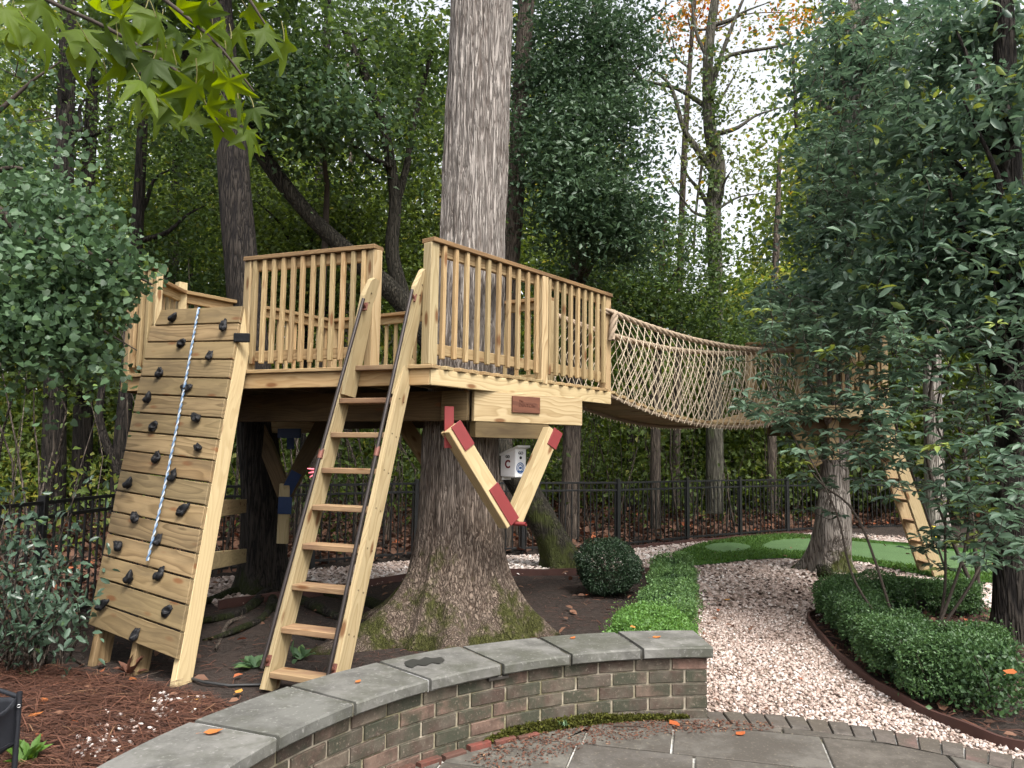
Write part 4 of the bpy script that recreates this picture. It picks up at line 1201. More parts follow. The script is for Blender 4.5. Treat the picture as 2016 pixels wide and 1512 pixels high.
for i in range(4):
    edge_board('rim_joist', q[i], q[(i + 1) % 4], .022, zr, .122, .038, M_PINE, pf, -.02)
ins = V(.02, .06, 0)
railing(q[0] + ins, q[1] + V(-.06, .06, 0), (9,), V(qd.y, -qd.x, 0), parent=pf); post(q[0] + ins, pf, side=qd, low=0); post(q[1] + V(-.06, .06, 0), pf, side=qd, low=0)
railing(q[2] + V(-.06, -.06, 0), q[3] + V(.06, -.06, 0), (12,), V(0, 1, 0), parent=pf); post(q[2] + V(-.06, -.06, 0), pf, side=qd, low=0); post(q[3] + V(.06, -.06, 0), pf, side=qd, low=0)
zb2 = D - .155 - .11
board('beam', V(3.5, 9.95, zb2), V(4.9, 9.95, zb2), .22, .075, M_BEAM_SHADE, pf, UP); board('beam', V(3.5, 10.42, zb2), V(4.95, 10.42, zb2), .22, .075, M_BEAM_SHADE, pf, UP)
board('brace', P(1556, 826, 9.8), P(1608, 915, 10.0), .14, .085, M_RAIL, pf, V(1, 0, 0))
board('brace', P(1640, 826, 9.86), P(1640, 905, 9.9), .13, .06, M_PINE, pf, V(1, 0, 0))
board('brace', V(4.85, 10.0, D - .2), V(4.42, 10.05, 1.45), .14, .085, M_RAIL, pf, V(1, 0, 0))
# its own ladder
ld2 = thing('ladder', 'narrow pine ladder with dark rails behind the leaves by the putting green', 'ladder', (5.55, 10.2, 0))
a0, a1 = V(5.52, 9.93, 0), V(4.72, 9.72, D)
sdv = V(.05, .45, 0); u2 = (a1 - a0).normalized(); n2 = V(.9, .1, .3)
for k_, o in enumerate((V(0, 0, 0), sdv)):
    e = a0 + o + u2 * (2.85 / u2.z)
    board('stringer', a0 + o, e, .15, .04, M_PINE, ld2, n2)
    pp = tube('handrail_pipe', [a0 + o + u2 * .15 + V(.10, 0, .03), a0 + o + u2 * 2.6 + V(.10, 0, .03)], .014, M_PIPE, ld2, 8)
for k_ in range(8):
    c_ = a0 + u2 * ((.18 + .27 * k_) / u2.z)
    board('tread', c_ + sdv.normalized() * .02, c_ + sdv - sdv.normalized() * .02, .12, .038, M_TREAD, ld2, V(1, 0, 0))

# ------------------------------------------------------------------ bird house
bh0 = P(1013, 940, 6.92)
fr = (P(1038, 936, 6.70) - P(1014, 940, 6.62)); fr.z = 0; fr = fr.normalized()      # along the front face
bk = V(-fr.y, fr.x, 0)
fw, sd_, hf, hb = .115, .185, .245, .185
bo = P(1014, 939, 6.62)
bird = thing('birdhouse', 'small white birdhouse with lettering hung beside the big trunk', 'birdhouse', tuple(bo))
back_dir = (P(987, 933, 6.75) - bo); back_dir.z = 0; back_dir = back_dir.normalized()
pr_ = lambda a, b, z: bo + fr * (a * fw) + back_dir * (b * sd_) + UP * z
def poly_obj(name, pts, thick, nrm, mat, parent):
    c = sum(pts, V(0, 0, 0)) / len(pts); n = len(pts)
    vs = [tuple(p - c) for p in pts] + [tuple(p - c - nrm * thick) for p in pts]
    fs = [list(range(n)), list(range(n, 2 * n))[::-1]] + [[i, (i + 1) % n, n + (i + 1) % n, n + i] for i in range(n)]
    return obj(name, mesh_np(name, vs, fs, mat), parent, Matrix.Translation(c))
nf = -(back_dir - fr * back_dir.dot(fr)).normalized(); nsid = -(fr - back_dir * fr.dot(back_dir)).normalized()
front = poly_obj('front_panel', [pr_(0, 0, 0), pr_(1, 0, 0), pr_(1, 0, hf), pr_(0, 0, hf)], .014, nf, M_WHITE, bird)
side_ = poly_obj('side_panel', [pr_(0, .07, .002), pr_(0, 1, .002), pr_(0, 1, hb), pr_(0, .07, hf - .004)], .014, nsid, M_WHITE, bird)
poly_obj('side_panel', [pr_(1, .07, .002), pr_(1, 1, .002), pr_(1, 1, hb), pr_(1, .07, hf - .004)], .014, -nsid, M_WHITE, bird)
poly_obj('back_panel', [pr_(0.1, 1, -.03), pr_(.9, 1, -.03), pr_(.9, 1, hb - .01), pr_(.1, 1, hb - .01)], .014, -nf, M_WHITE, bird)
poly_obj('floor_panel', [pr_(0.1, .08, .004), pr_(.9, .08, .004), pr_(.9, .95, .004), pr_(.1, .95, .004)], .012, UP, M_WHITE, bird)
poly_obj('roof', [pr_(-.1, -.22, hf + .028), pr_(1.1, -.22, hf + .028), pr_(1.1, 1.04, hb + .012), pr_(-.1, 1.04, hb + .012)], .018, UP, M_WHITE, bird)
board('bracket', pr_(.5, 1.04, .06), V(TX + .2, TY + .05, bo.z + .06), .04, .03, M_TWIG, bird)
holep = pr_(.5, 0, .165) + nf * .001
tube('entrance_hole', [holep, holep + nf * .001], .014, M_INK, bird, 16)
ring = [holep + fr * .014 * math.cos(a) + UP * .014 * math.sin(a) for a in np.linspace(0, 6.28, 20)]
v, f = tube_arrays([list(holep - nf * .002), list(holep + nf * .0015)], [.013, .013], 18)
hole = obj('entrance_hole', mesh_np('entrance_hole', [tuple(holep + fr * .0135 * math.cos(a) + UP * .0135 * math.sin(a) + nf * .001) for a in np.linspace(0, 2 * pi, 20, endpoint=False)], [list(range(20))], M_INK), front)
text('GO', .034, M_INK, front, face_matrix(pr_(.5, 0, .205) + nf * .002, fr, UP), bold=.001)
text('GO', .034, M_INK, side_, face_matrix(pr_(0, .52, .172) + nsid * .002, -back_dir, UP), bold=.001)
text('C', .095, M_MAROON, side_, face_matrix(pr_(0, .52, .105) + nsid * .002, -back_dir, UP), bold=.003)
def disc_obj(name, c, r, mat, parent, off, ry=1.0, rin=0.0):
    n = 24
    o_ = [tuple(c + fr * r * math.cos(a) + UP * r * ry * math.sin(a) + nf * off) for a in np.linspace(0, 2 * pi, n, endpoint=False)]
    if rin:
        i_ = [tuple(c + fr * rin * math.cos(a) + UP * rin * ry * math.sin(a) + nf * off) for a in np.linspace(0, 2 * pi, n, endpoint=False)]
        return obj(name, mesh_np(name, o_ + i_, [[i, (i + 1) % n, n + (i + 1) % n, n + i] for i in range(n)], mat), parent)
    return obj(name, mesh_np(name, o_, [list(range(n))], mat), parent)
sc_ = pr_(.48, 0, .077)
disc_obj('emblem_ring', sc_, .044, M_SEAL, front, .0015, 1.1, .036)
disc_obj('emblem_ring', sc_, .030, M_SEAL, front, .0016, 1.1, .022)
board('emblem_bar', sc_ - fr * .03 + nf * .0025 - UP * .03, sc_ + fr * .03 + nf * .0025 - UP * .03, .012, .002, M_SEAL, front, UP, .0005)
board('emblem_bar', sc_ - fr * .014 + nf * .0025, sc_ + fr * .014 + nf * .0025, .02, .002, M_SEAL, front, UP, .0005)

# ------------------------------------------------------------------ black metal fence
fen = thing('metal_fence', 'black metal picket fence between the garden and the woods', 'fence', tuple(FEN[4]))
FH = 1.10
M_PKT = {}
for i in range(len(FEN) - 1):
    a, b = FEN[i], FEN[i + 1]; L = (b - a).length; d = (b - a).normalized()
    nseg = max(1, round(L / 1.83))
    for s in range(nseg + (1 if i == len(FEN) - 2 else 0)):
        p = a + d * (L * s / nseg)
        obj('post', box_mesh(FH + .06, .062, .062, M_FENCE), fen, frame(V(p.x, p.y, -.02), V(p.x, p.y, FH + .04), d))
    for z in (FH - .02, FH - .14, .10):
        for s in range(nseg):
            p, q_ = a + d * (L * s / nseg), a + d * (L * (s + 1) / nseg)
            board('rail', V(p.x, p.y, z), V(q_.x, q_.y, z), .03, .028, M_FENCE, fen, UP, .002)
    npk_ = int(L / .112)
    for s in range(npk_):
        p = a + d * (L * (s + .5) / npk_)
        if p.x > 11.5 or (p.y < 4.8 and p.x < 0): continue
        obj('picket', box_mesh(FH - .07, .017, .017, M_FENCE, .002), fen, frame(V(p.x, p.y, .05), V(p.x, p.y, FH - .02), d))
# edging boards
def strip(name, pts, h, t, label, n=60, z0=0.0):
    p = spline(pts, n); vs = []
    tg = np.gradient(p, axis=0); tg /= np.linalg.norm(tg, axis=1)[:, None]
    nr = np.stack([-tg[:, 1], tg[:, 0], 0 * tg[:, 0]], 1) * t / 2
    for k in range(n):
        hh = h + .006 * math.sin(k * .7)
        vs += [tuple(p[k] + nr[k] + [0, 0, z0]), tuple(p[k] + nr[k] + [0, 0, hh]), tuple(p[k] - nr[k] + [0, 0, hh]), tuple(p[k] - nr[k] + [0, 0, z0])]
    fs = [[0, 1, 2, 3], [4 * n - 1, 4 * n - 2, 4 * n - 3, 4 * n - 4]]
    for k in range(n - 1):
        fs += [[4 * k + i, 4 * k + (i + 1) % 4, 4 * k + 4 + (i + 1) % 4, 4 * k + 4 + i] for i in range(4)]
    return tag(obj(name, mesh_np(name, vs, fs, M_EDGE)), label, 'edging')
strip('edging', edge_pts, .085, .025, 'dark brown edging board between soil bed and gravel behind the trunk')
strip('edging', [p + V(0, 0, 0) for p in hedge_in[1:]], .05, .02, 'low dark edging along the clipped green hedge beside the gravel path')
strip('edging', right_bed[:8], .075, .022, 'dark brown edging curving along the big round box hedge')
strip('edging', [p - V(.02, .16, 0) for p in FEN[4:8]], .07, .03, 'dark brown board along the foot of the fence behind the putting green')

# ------------------------------------------------------------------ hedges and shrubs
def hedge(name, label, path, rad, h, n, mat, L=.02, wr=.6, lump=.05, bias=.45, core=True, cat='hedge', seed=3, crownpart='foliage'):
    """clipped bush: leaves in a thick skin round a lumpy body along a path"""
    t = thing(name, label, cat, tuple(path[len(path) // 2]))
    p = spline(path, 60); r = np.interp(np.linspace(0, 1, 60), np.linspace(0, 1, len(rad)), rad)
    hh = np.interp(np.linspace(0, 1, 60), np.linspace(0, 1, len(h)), h)
    k = RNG.random(n) * 59; k0 = k.astype(int); fr_ = (k - k0)[:, None]
    c = p[k0] * (1 - fr_) + p[np.minimum(k0 + 1, 59)] * fr_
    tg = np.gradient(p, axis=0); tg /= np.linalg.norm(tg, axis=1)[:, None]
    tt = tg[k0]; nn = np.stack([-tt[:, 1], tt[:, 0], 0 * tt[:, 0]], 1)
    a = (RNG.random(n) * 1.22 - .11) * np.pi
    e = .62
    ca, sa = np.cos(a), np.sin(a)
    prof_x = np.sign(ca) * np.abs(ca) ** e; prof_z = np.sign(sa) * np.abs(sa) ** e
    depth = 1 - .30 * RNG.random(n) ** 2
    R_k, H_k = r[k0], hh[k0]
    pos = c + nn * (prof_x * R_k * depth)[:, None]
    # round the ends
    endd = np.minimum(k, 59 - k) / 59 * np.linalg.norm(np.diff(p, axis=0), axis=1).sum()
    ef = np.sqrt(np.clip(1 - (1 - np.clip(endd / np.maximum(R_k, .05), 0, 1)) ** 2, 0.0, 1))
    pos = c + nn * (prof_x * R_k * depth * (.25 + .75 * ef))[:, None]
    pos[:, 2] = .05 + np.clip(H_k - .05, .02, None) * (.5 + .5 * prof_z * depth) * (.55 + .45 * ef)
    lm = snoise(pos * 6, seed, 3, 1.6)
    out = nn * prof_x[:, None] + np.array([0, 0, 1]) * prof_z[:, None]
    pos += out * (lump * lm)[:, None]
    spike = RNG.random(n) < .06
    pos += (out + np.array([0, 0, .4])) * (spike * .065 * RNG.random(n) ** 2)[:, None]
    pos[:, 2] = np.maximum(pos[:, 2], .015)
    d = out * .7 + rdir(n) * .8
    tint = bias + .12 * lm + .2 * RNG.normal(size=n)
    obj(crownpart, leaf_mesh('foliage', pos, d, rdir(n) * .8 + out * .6 + np.array([0, 0, .3]), L * (.7 + .6 * RNG.random(n)), wr, tint, mat), t)
    if core:
        parts = []
        for q in range(90):
            kk = RNG.integers(0, 60); b0 = p[kk] + np.array([RNG.normal() * .05, RNG.normal() * .05, 0])
            b1 = p[kk] + np.append(RNG.normal(size=2) * r[kk] * .5, hh[kk] * (.6 + .35 * RNG.random()))
            parts.append(tube_arrays(limb_path(b0, b1, 6, .2, q), np.linspace(.007, .003, 6), 4))
        v, f = join(parts); tag(obj('stems', mesh_np('stems', v, f, M_TWIG, True), t), kind='stuff')
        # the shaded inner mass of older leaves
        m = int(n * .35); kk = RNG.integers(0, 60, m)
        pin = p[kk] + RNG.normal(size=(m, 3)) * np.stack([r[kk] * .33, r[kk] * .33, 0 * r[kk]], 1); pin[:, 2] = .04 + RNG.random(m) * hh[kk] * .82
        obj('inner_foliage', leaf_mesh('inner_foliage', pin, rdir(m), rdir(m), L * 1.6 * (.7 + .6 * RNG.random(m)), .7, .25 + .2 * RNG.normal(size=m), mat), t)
    return t
hedge('box_hedge', 'curved clipped box hedge ending in a big round lobe at the patio', [V(4.6, 7.7, 0), V(3.9, 7.72, 0), V(3.3, 7.55, 0), V(3.06, 7.05, 0), V(2.95, 6.4, 0), V(2.82, 5.75, 0), V(2.82, 5.2, 0), V(2.94, 4.76, 0)], [.20, .20, .21, .21, .21, .24, .38, .47], [.34, .34, .35, .35, .35, .37, .43, .47], 70000, L_BOX, .021)
hedge('box_hedge', 'low clipped green hedge between soil bed and gravel path', [V(1.93, 9.3, 0), V(1.80, 8.5, 0), V(1.55, 7.4, 0), V(1.32, 6.6, 0), V(1.22, 6.25, 0)], [.20, .20, .20, .21, .22], [.34, .34, .33, .32, .31], 40000, L_BOX, .02, bias=.8)
hedge('sunlit_hedge', 'clipped stretch of hedge coloured bright green as if sunlit just behind the coping', [V(1.20, 6.35, 0), V(1.08, 5.85, 0), V(.98, 5.45, 0), V(.90, 5.1, 0)], [.24, .27, .28, .25], [.34, .35, .36, .36], 24000, L_BOX_SUNLIT, .019, cat='shrub')  # hedge end whose sun patch is put into the leaf colour
def ball(name, label, c, r, rz, n, mat, L, cat='shrub'):
    t = thing(name, label, cat, (c[0], c[1], 0))
    d = rdir(n); dep = 1 - .3 * RNG.random((n, 1)) ** 2
    pos = np.array([c[0], c[1], rz]) + d * np.array([r, r, rz]) * dep * (1 + .075 * snoise(d * 3, 4, 3, 1.6) + (RNG.random(n) < .05) * .14 * RNG.random(n))[:, None]
    pos[:, 2] = np.maximum(pos[:, 2], .02)
    obj('foliage', leaf_mesh('foliage', pos, d * .8 + rdir(n) * .8, rdir(n) + d, L * (.7 + .6 * RNG.random(n)), .55, .45 + .26 * RNG.normal(size=n), mat), t)
    parts = [tube_arrays(limb_path((c[0], c[1], 0), (c[0] + RNG.normal() * r * .4, c[1] + RNG.normal() * r * .4, rz * 1.5), 6, .2, q), np.linspace(.009, .003, 6), 4) for q in range(24)]
    v, f = join(parts); tag(obj('stems', mesh_np('stems', v, f, M_TWIG, True), t), kind='stuff')
    return t
bp_ = G(1203, 1180)
ball('ball_shrub', 'dark green round clipped shrub on the soil bed', (bp_.x, bp_.y + .25), .345, .30, 16000, L_DKBOX, .024)

# ------------------------------------------------------------------ trees
def tree(name, label, path, rads, bark_m, blobs, per, L, lm, cat='tree', limbs=(), ns=20, T=T_RHOMB, wr=.62, spread=.34, flat=.45, bias=.45, flare=None, seed=1, upn=.8, group=None, droop=-.25, auto=0):
    p0 = path[0]
    t = thing(name, label, cat, (p0.x, p0.y, p0.z), group)
    trunk_mesh('trunk', path, rads, bark_m, t, ns, 60, .05, seed, flare)
    for k, (lp, r0, r1) in enumerate(limbs):
        tube('limb', spline(lp, 22), np.linspace(r0, r1, 22), bark_m, t, 8)
    if auto:
        pp = spline(path, 60); rr = np.interp(np.linspace(0, 1, 60), np.linspace(0, 1, len(rads)), rads)
        for k in range(auto):
            c, r, _ = blobs[k % len(blobs)]
            e = np.array(list(c)) + RNG.normal(size=3) * np.array(r) * .45
            zi = np.clip(np.searchsorted(pp[:, 2], e[2] - .5 - RNG.random() * 1.2), 5, 59)
            rl = min(rr[zi] * .55, .06)
            tube('limb', limb_path(pp[zi], e, 12, .16, seed * 31 + k), np.linspace(rl, .008, 12), bark_m, t, 6)
    if blobs: crown('crown', blobs, per, L, lm, t, T, None, wr, spread, flat, droop=droop, upn=upn, bias=bias)
    return t
def B(px, py, dep, rx, rz, k, ry=None): return (P(px, py, dep), (rx, ry or rx, rz), k)
def path(dep, pts): return [P(x, y, dep if not isinstance(dep, (list, tuple)) else dep[i]) for i, (x, y) in enumerate(pts)]

# trunk standing under the left part of the deck
g = G(520, 1165)
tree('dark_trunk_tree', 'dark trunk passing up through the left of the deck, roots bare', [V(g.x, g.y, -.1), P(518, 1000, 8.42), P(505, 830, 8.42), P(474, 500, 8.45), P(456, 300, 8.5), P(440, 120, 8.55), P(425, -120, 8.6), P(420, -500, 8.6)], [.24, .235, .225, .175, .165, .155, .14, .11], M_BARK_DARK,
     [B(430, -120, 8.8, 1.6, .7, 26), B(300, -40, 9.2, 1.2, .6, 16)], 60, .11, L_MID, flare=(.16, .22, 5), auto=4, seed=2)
dk = bpy.data.objects['dark_trunk_tree']
for k, (pts, r0, r1) in enumerate([([(500, 1165), (450, 1175), (400, 1190), (370, 1205)], .07, .03), ([(530, 1170), (480, 1205), (420, 1225), (375, 1235)], .06, .02), ([(540, 1175), (520, 1215), (460, 1250), (400, 1262)], .05, .015),
                                   ([(550, 1165), (600, 1190), (650, 1215), (720, 1230)], .07, .03), ([(535, 1180), (560, 1220), (600, 1250), (640, 1262)], .05, .02), ([(480, 1215), (450, 1232), (432, 1262), (424, 1285)], .022, .01), ([(560, 1160), (640, 1170), (720, 1190), (760, 1210)], .09, .05)]):
    pp = [G(*q) + V(0, 0, r0 * .35) for q in pts]
    tube('root', spline(pp, 24) + np.column_stack([np.zeros(24), np.zeros(24), .015 * np.sin(np.linspace(0, 9, 24) + k)]), np.linspace(r0, r1, 24), M_BARK_MID if k == 5 else M_BARK_DARK, dk, 9)
# leaning mossy tree
tree('leaning_tree', 'mossy leaning tree with long black limb crossing behind the deck', path([10.4, 10.4, 10.4, 10.3, 10.2, 10.1, 10.0, 9.9, 9.8, 9.7, 9.6], [(1118, 1122), (1080, 1045), (1030, 960), (920, 790), (800, 605), (700, 510), (610, 425), (520, 310), (455, 200), (372, 115), (230, -60)]), [.24, .19, .18, .16, .15, .115, .105, .10, .09, .075, .05], M_BARK_MOSSY,
     [B(640, 140, 10.2, 1.5, .7, 34), B(520, 200, 9.8, 1.2, .6, 22), B(700, 260, 10.4, 1.3, .7, 24), B(780, 80, 10.6, 1.1, .8, 26), B(400, 60, 10.0, 1.2, .6, 20)], 55, .095, L_MID, bias=.35,
     limbs=[(path(10.3, [(800, 605), (772, 500), (778, 400), (765, 300), (740, 200), (680, 60)]), .11, .05), (path(10.3, [(775, 420), (800, 330), (815, 240), (850, 100)]), .06, .03), (path(10.2, [(772, 330), (700, 290), (680, 220), (640, 190)]), .04, .015)], flare=(.12, .18, 5), seed=4)
# trunk to the right of the big tree
tree('slender_tree', 'tall slender brown trunk just to the right of the big grey one', path(12.0, [(985, 1080), (990, 800), (1003, 520), (1012, 420), (1022, 250), (1036, 0), (1045, -200)]), [.19, .17, .16, .15, .14, .13, .11], M_BARK_MID,
     [B(1000, 20, 12.5, 1.1, .9, 14), B(1090, 30, 12.6, 1.2, .8, 20)], 50, .11, L_EVER, seed=5)
tree('evergreen_tree', 'broad dark evergreen filling the space right of the big trunk', path(13.0, [(1120, 1060), (1125, 900), (1135, 600), (1142, 430), (1160, 150), (1180, -60)]), [.17, .155, .14, .13, .10, .06], M_BARK_MID,
     [B(1130, 130, 12.2, 1.1, 1.0, 60), B(1180, 250, 11.6, .85, 1.0, 62), B(1110, 300, 11.4, .75, .8, 44), B(1170, 400, 11.2, 1.0, .6, 56), B(1210, 440, 11.6, .7, .5, 34), B(1210, 60, 12.0, .9, 1.0, 44), B(1070, 220, 12.0, .6, 1.2, 34)], 60, .095, L_EVER, spread=.28, wr=.5, bias=.5, auto=14, seed=6)
tree('ivy_tree', 'slim pale lichened tree with forked open crown against bright sky', path(15.0, [(1407, 1010), (1406, 760), (1408, 560), (1404, 420), (1412, 330), (1396, 240), (1395, 100), (1420, -80)]), [.17, .16, .15, .155, .16, .12, .11, .07], M_BARK_LICH,
     [B(1340, 150, 15.4, 1.3, 1.0, 13), B(1440, 180, 15.2, 1.1, .9, 12), B(1480, 60, 15.5, 1.3, .8, 14), B(1350, 300, 15.0, 1.1, .7, 12), B(1460, 330, 15.0, 1.0, .6, 10)], 27, .10, L_THIN,
     limbs=[(path(15.0, [(1406, 340), (1370, 290), (1345, 250), (1320, 170), (1275, 130)]), .09, .02), (path(15.0, [(1394, 200), (1420, 110), (1450, 30), (1480, -40)]), .06, .02), (path(15.0, [(1404, 430), (1370, 420), (1350, 400), (1300, 330)]), .04, .012), (path(15.0, [(1402, 420), (1450, 390), (1500, 380)]), .03, .01), (path(15.0, [(1385, 300), (1370, 420), (1365, 520)]), .03, .02), (path(15.0, [(1395, 120), (1370, 60), (1360, -20)]), .05, .02)], auto=8, spread=.4, seed=7)
# ivy up its stem and an autumn coloured bough
c, t_ = blob_points([(P(1405, y, 14.85), (.18, .16, .4), 4) for y in range(120, 640, 60)], 15, .10, 1.0)
n = len(c); obj('ivy', leaf_mesh('ivy', c, rdir(n, -.5), rdir(n) + np.array([0, -.7, .3]), .085 * (.7 + .6 * RNG.random(n)), .8, .55 + t_ + .15 * RNG.normal(size=n), L_MID), bpy.data.objects['ivy_tree'])
tree('maple_tree', 'thin tree with a bough of orange autumn leaves near the top', path(16.5, [(1330, 1000), (1335, 700), (1345, 350), (1360, 100), (1375, -100)]), [.09, .085, .07, .055, .04], M_BARK_MID,
     [B(1375, 10, 16.5, .55, .5, 9), B(1300, 60, 16.6, .5, .4, 3), B(1570, 20, 16.4, .7, .35, 3)], 40, .11, L_YELLOW, auto=4, seed=8)
# trunks on the far left
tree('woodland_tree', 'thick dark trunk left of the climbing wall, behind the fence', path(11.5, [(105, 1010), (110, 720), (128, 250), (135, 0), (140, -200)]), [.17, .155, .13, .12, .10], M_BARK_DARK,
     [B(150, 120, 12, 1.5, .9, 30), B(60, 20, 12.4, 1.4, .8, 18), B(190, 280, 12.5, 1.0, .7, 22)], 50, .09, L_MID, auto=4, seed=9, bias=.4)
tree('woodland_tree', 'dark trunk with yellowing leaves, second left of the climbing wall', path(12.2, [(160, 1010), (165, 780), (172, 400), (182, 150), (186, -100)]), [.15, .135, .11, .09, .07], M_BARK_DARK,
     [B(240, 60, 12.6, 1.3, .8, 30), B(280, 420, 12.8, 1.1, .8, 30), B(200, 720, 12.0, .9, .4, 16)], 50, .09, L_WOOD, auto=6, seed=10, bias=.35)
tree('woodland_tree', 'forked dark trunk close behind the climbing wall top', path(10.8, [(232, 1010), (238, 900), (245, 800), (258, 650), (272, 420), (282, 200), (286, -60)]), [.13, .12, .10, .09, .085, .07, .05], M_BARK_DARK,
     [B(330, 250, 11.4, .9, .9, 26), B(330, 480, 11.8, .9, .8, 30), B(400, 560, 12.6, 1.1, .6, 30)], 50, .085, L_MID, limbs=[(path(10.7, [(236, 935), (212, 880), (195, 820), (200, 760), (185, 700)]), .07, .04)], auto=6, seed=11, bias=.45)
tree('woodland_tree', 'leafy tree filling the gap above the front railing', path(13.5, [(600, 1060), (605, 700), (625, 400), (640, 150), (650, -100)]), [.10, .09, .08, .07, .05], M_BARK_DARK,
     [B(580, 420, 12.8, 1.2, .8, 60), B(690, 420, 13.0, 1.2, .9, 60), B(560, 540, 12.4, 1.0, .6, 44), B(820, 440, 13.4, .8, 1.0, 40), B(640, 560, 13.0, 1.3, .5, 44), B(830, 250, 13.6, .7, 1.2, 30), B(480, 380, 13.4, 1.0, .8, 34)], 50, .085, L_WOOD, auto=10, seed=12, bias=.3)
tree('woodland_tree', 'tall leafy tree high at upper left, behind the forked trunk', path(14.5, [(330, 1040), (335, 700), (350, 300), (365, 0), (370, -200)]), [.12, .11, .09, .08, .06], M_BARK_DARK,
     [B(330, 120, 14, 1.5, .9, 36), B(520, 60, 14.5, 1.5, .8, 44), B(700, 30, 14.2, 1.6, .8, 52), B(820, 160, 14.4, .9, 1.2, 40), B(420, 300, 14.6, 1.2, .8, 30), B(560, 260, 14.8, 1.4, .8, 44), B(120, 420, 14.6, 1.6, .9, 34)], 46, .10, L_MID, auto=10, seed=13, bias=.38)
# right of centre, over the bridge
tree('woodland_tree', 'yellow green tree glowing behind the far end of the rope bridge', path(17, [(1520, 1010), (1520, 700), (1530, 450), (1535, 300)]), [.11, .10, .07, .04], M_BARK_MID,
     [B(1540, 600, 16.5, 1.2, .8, 44), B(1460, 590, 17, 1.0, .6, 26), B(1590, 540, 17, .8, .5, 14)], 36, .11, L_WOOD, auto=6, seed=14, bias=.75)
tree('woodland_tree', 'small dense dark tree behind the middle of the rope bridge', path(14.2, [(1290, 1040), (1292, 800), (1300, 560), (1310, 420)]), [.10, .09, .07, .04], M_BARK_MID,
     [B(1300, 560, 14, 1.3, .8, 64), B(1200, 560, 13.8, .9, .8, 44), B(1330, 470, 14.2, 1.0, .6, 34), B(1420, 640, 14.5, 1.0, .6, 34), B(1110, 560, 13.6, .8, .8, 34)], 50, .085, L_MID, auto=8, seed=15, bias=.45)
tree('pale_tree', 'short pale mossy trunk at the fence beside the far ladder', path(13.2, [(1848, 1072), (1842, 1000), (1838, 900), (1835, 700), (1830, 400)]), [.20, .17, .15, .14, .12], M_BARK_PALE, [B(1830, 480, 13.2, 1.3, 1.2, 30)], 40, .11, L_MID, flare=(.08, .2, 4), seed=16)
# the tree that carries the second platform
g = G(1636, 1128)
tree('platform_tree', 'stout grey trunk with mossy buttress roots carrying the smaller platform', [V(g.x, g.y + .2, -.08), P(1640, 1040, 10.2), P(1642, 950, 10.2), P(1645, 850, 10.15), P(1652, 700, 10.15), P(1664, 450, 10.2), P(1676, 200, 10.2), P(1690, -60, 10.2), P(1700, -300, 10.2)], [.26, .225, .185, .175, .165, .15, .13, .11, .08], M_BARK_PALE,
     [B(1650, 330, 9.9, .62, .7, 24), B(1700, 200, 10.0, .9, .9, 40), B(1670, 100, 10.2, .65, .6, 24), B(1780, 60, 9.8, .9, .7, 34), B(1640, 450, 9.8, .55, .5, 24), B(1750, 380, 9.9, .9, .7, 34), B(1600, 575, 9.4, .65, .32, 24), B(1700, 560, 9.4, .9, .5, 34), B(1640, 640, 9.2, .7, .35, 20)], 32, .115, L_BIG, T=T_OVAL, wr=.48, spread=.26, flat=.5, flare=(.22, .16, 5), auto=22, seed=17, bias=.4, ns=36)
pt = bpy.data.objects['platform_tree']
gb = G(1618, 1138)
v = iv2 * np.array([.10, .09, .11]) * (1 + .2 * snoise(iv2 * 2, 5, 3, 1.5))[:, None] + np.array([gb.x, gb.y - .10, .09])
obj('burl', mesh_np('burl', v, if2, M_BARK_DARK, True), pt)
# trunk at the right margin
g = G(1995, 1262)
tree('magnolia_tree', 'brown ringed trunk at the right edge with long drooping leaves', [V(g.x, g.y, -.05), P(1992, 1100, 6.6), P(1990, 800, 6.6), P(1992, 550, 6.6), P(1985, 300, 6.6), P(1978, 80, 6.6), P(1970, -150, 6.6)], [.15, .125, .115, .11, .10, .09, .07], M_BARK_DARK,
     [B(1900, 60, 6.9, .6, .35, 26), B(1960, 200, 6.3, .5, .3, 22), B(1850, 250, 7.2, .6, .4, 26), B(1960, 420, 6.5, .5, .3, 22), B(1840, 440, 7.0, .6, .4, 26), B(1930, 600, 6.6, .55, .3, 26), B(1800, 560, 7.2, .6, .3, 22), B(2000, 500, 6.3, .4, .5, 18)], 28, .115, L_BIG, T=T_OVAL, wr=.42, spread=.2, flat=.4, auto=16, seed=18, bias=.5, flare=(.1, .2, 4))
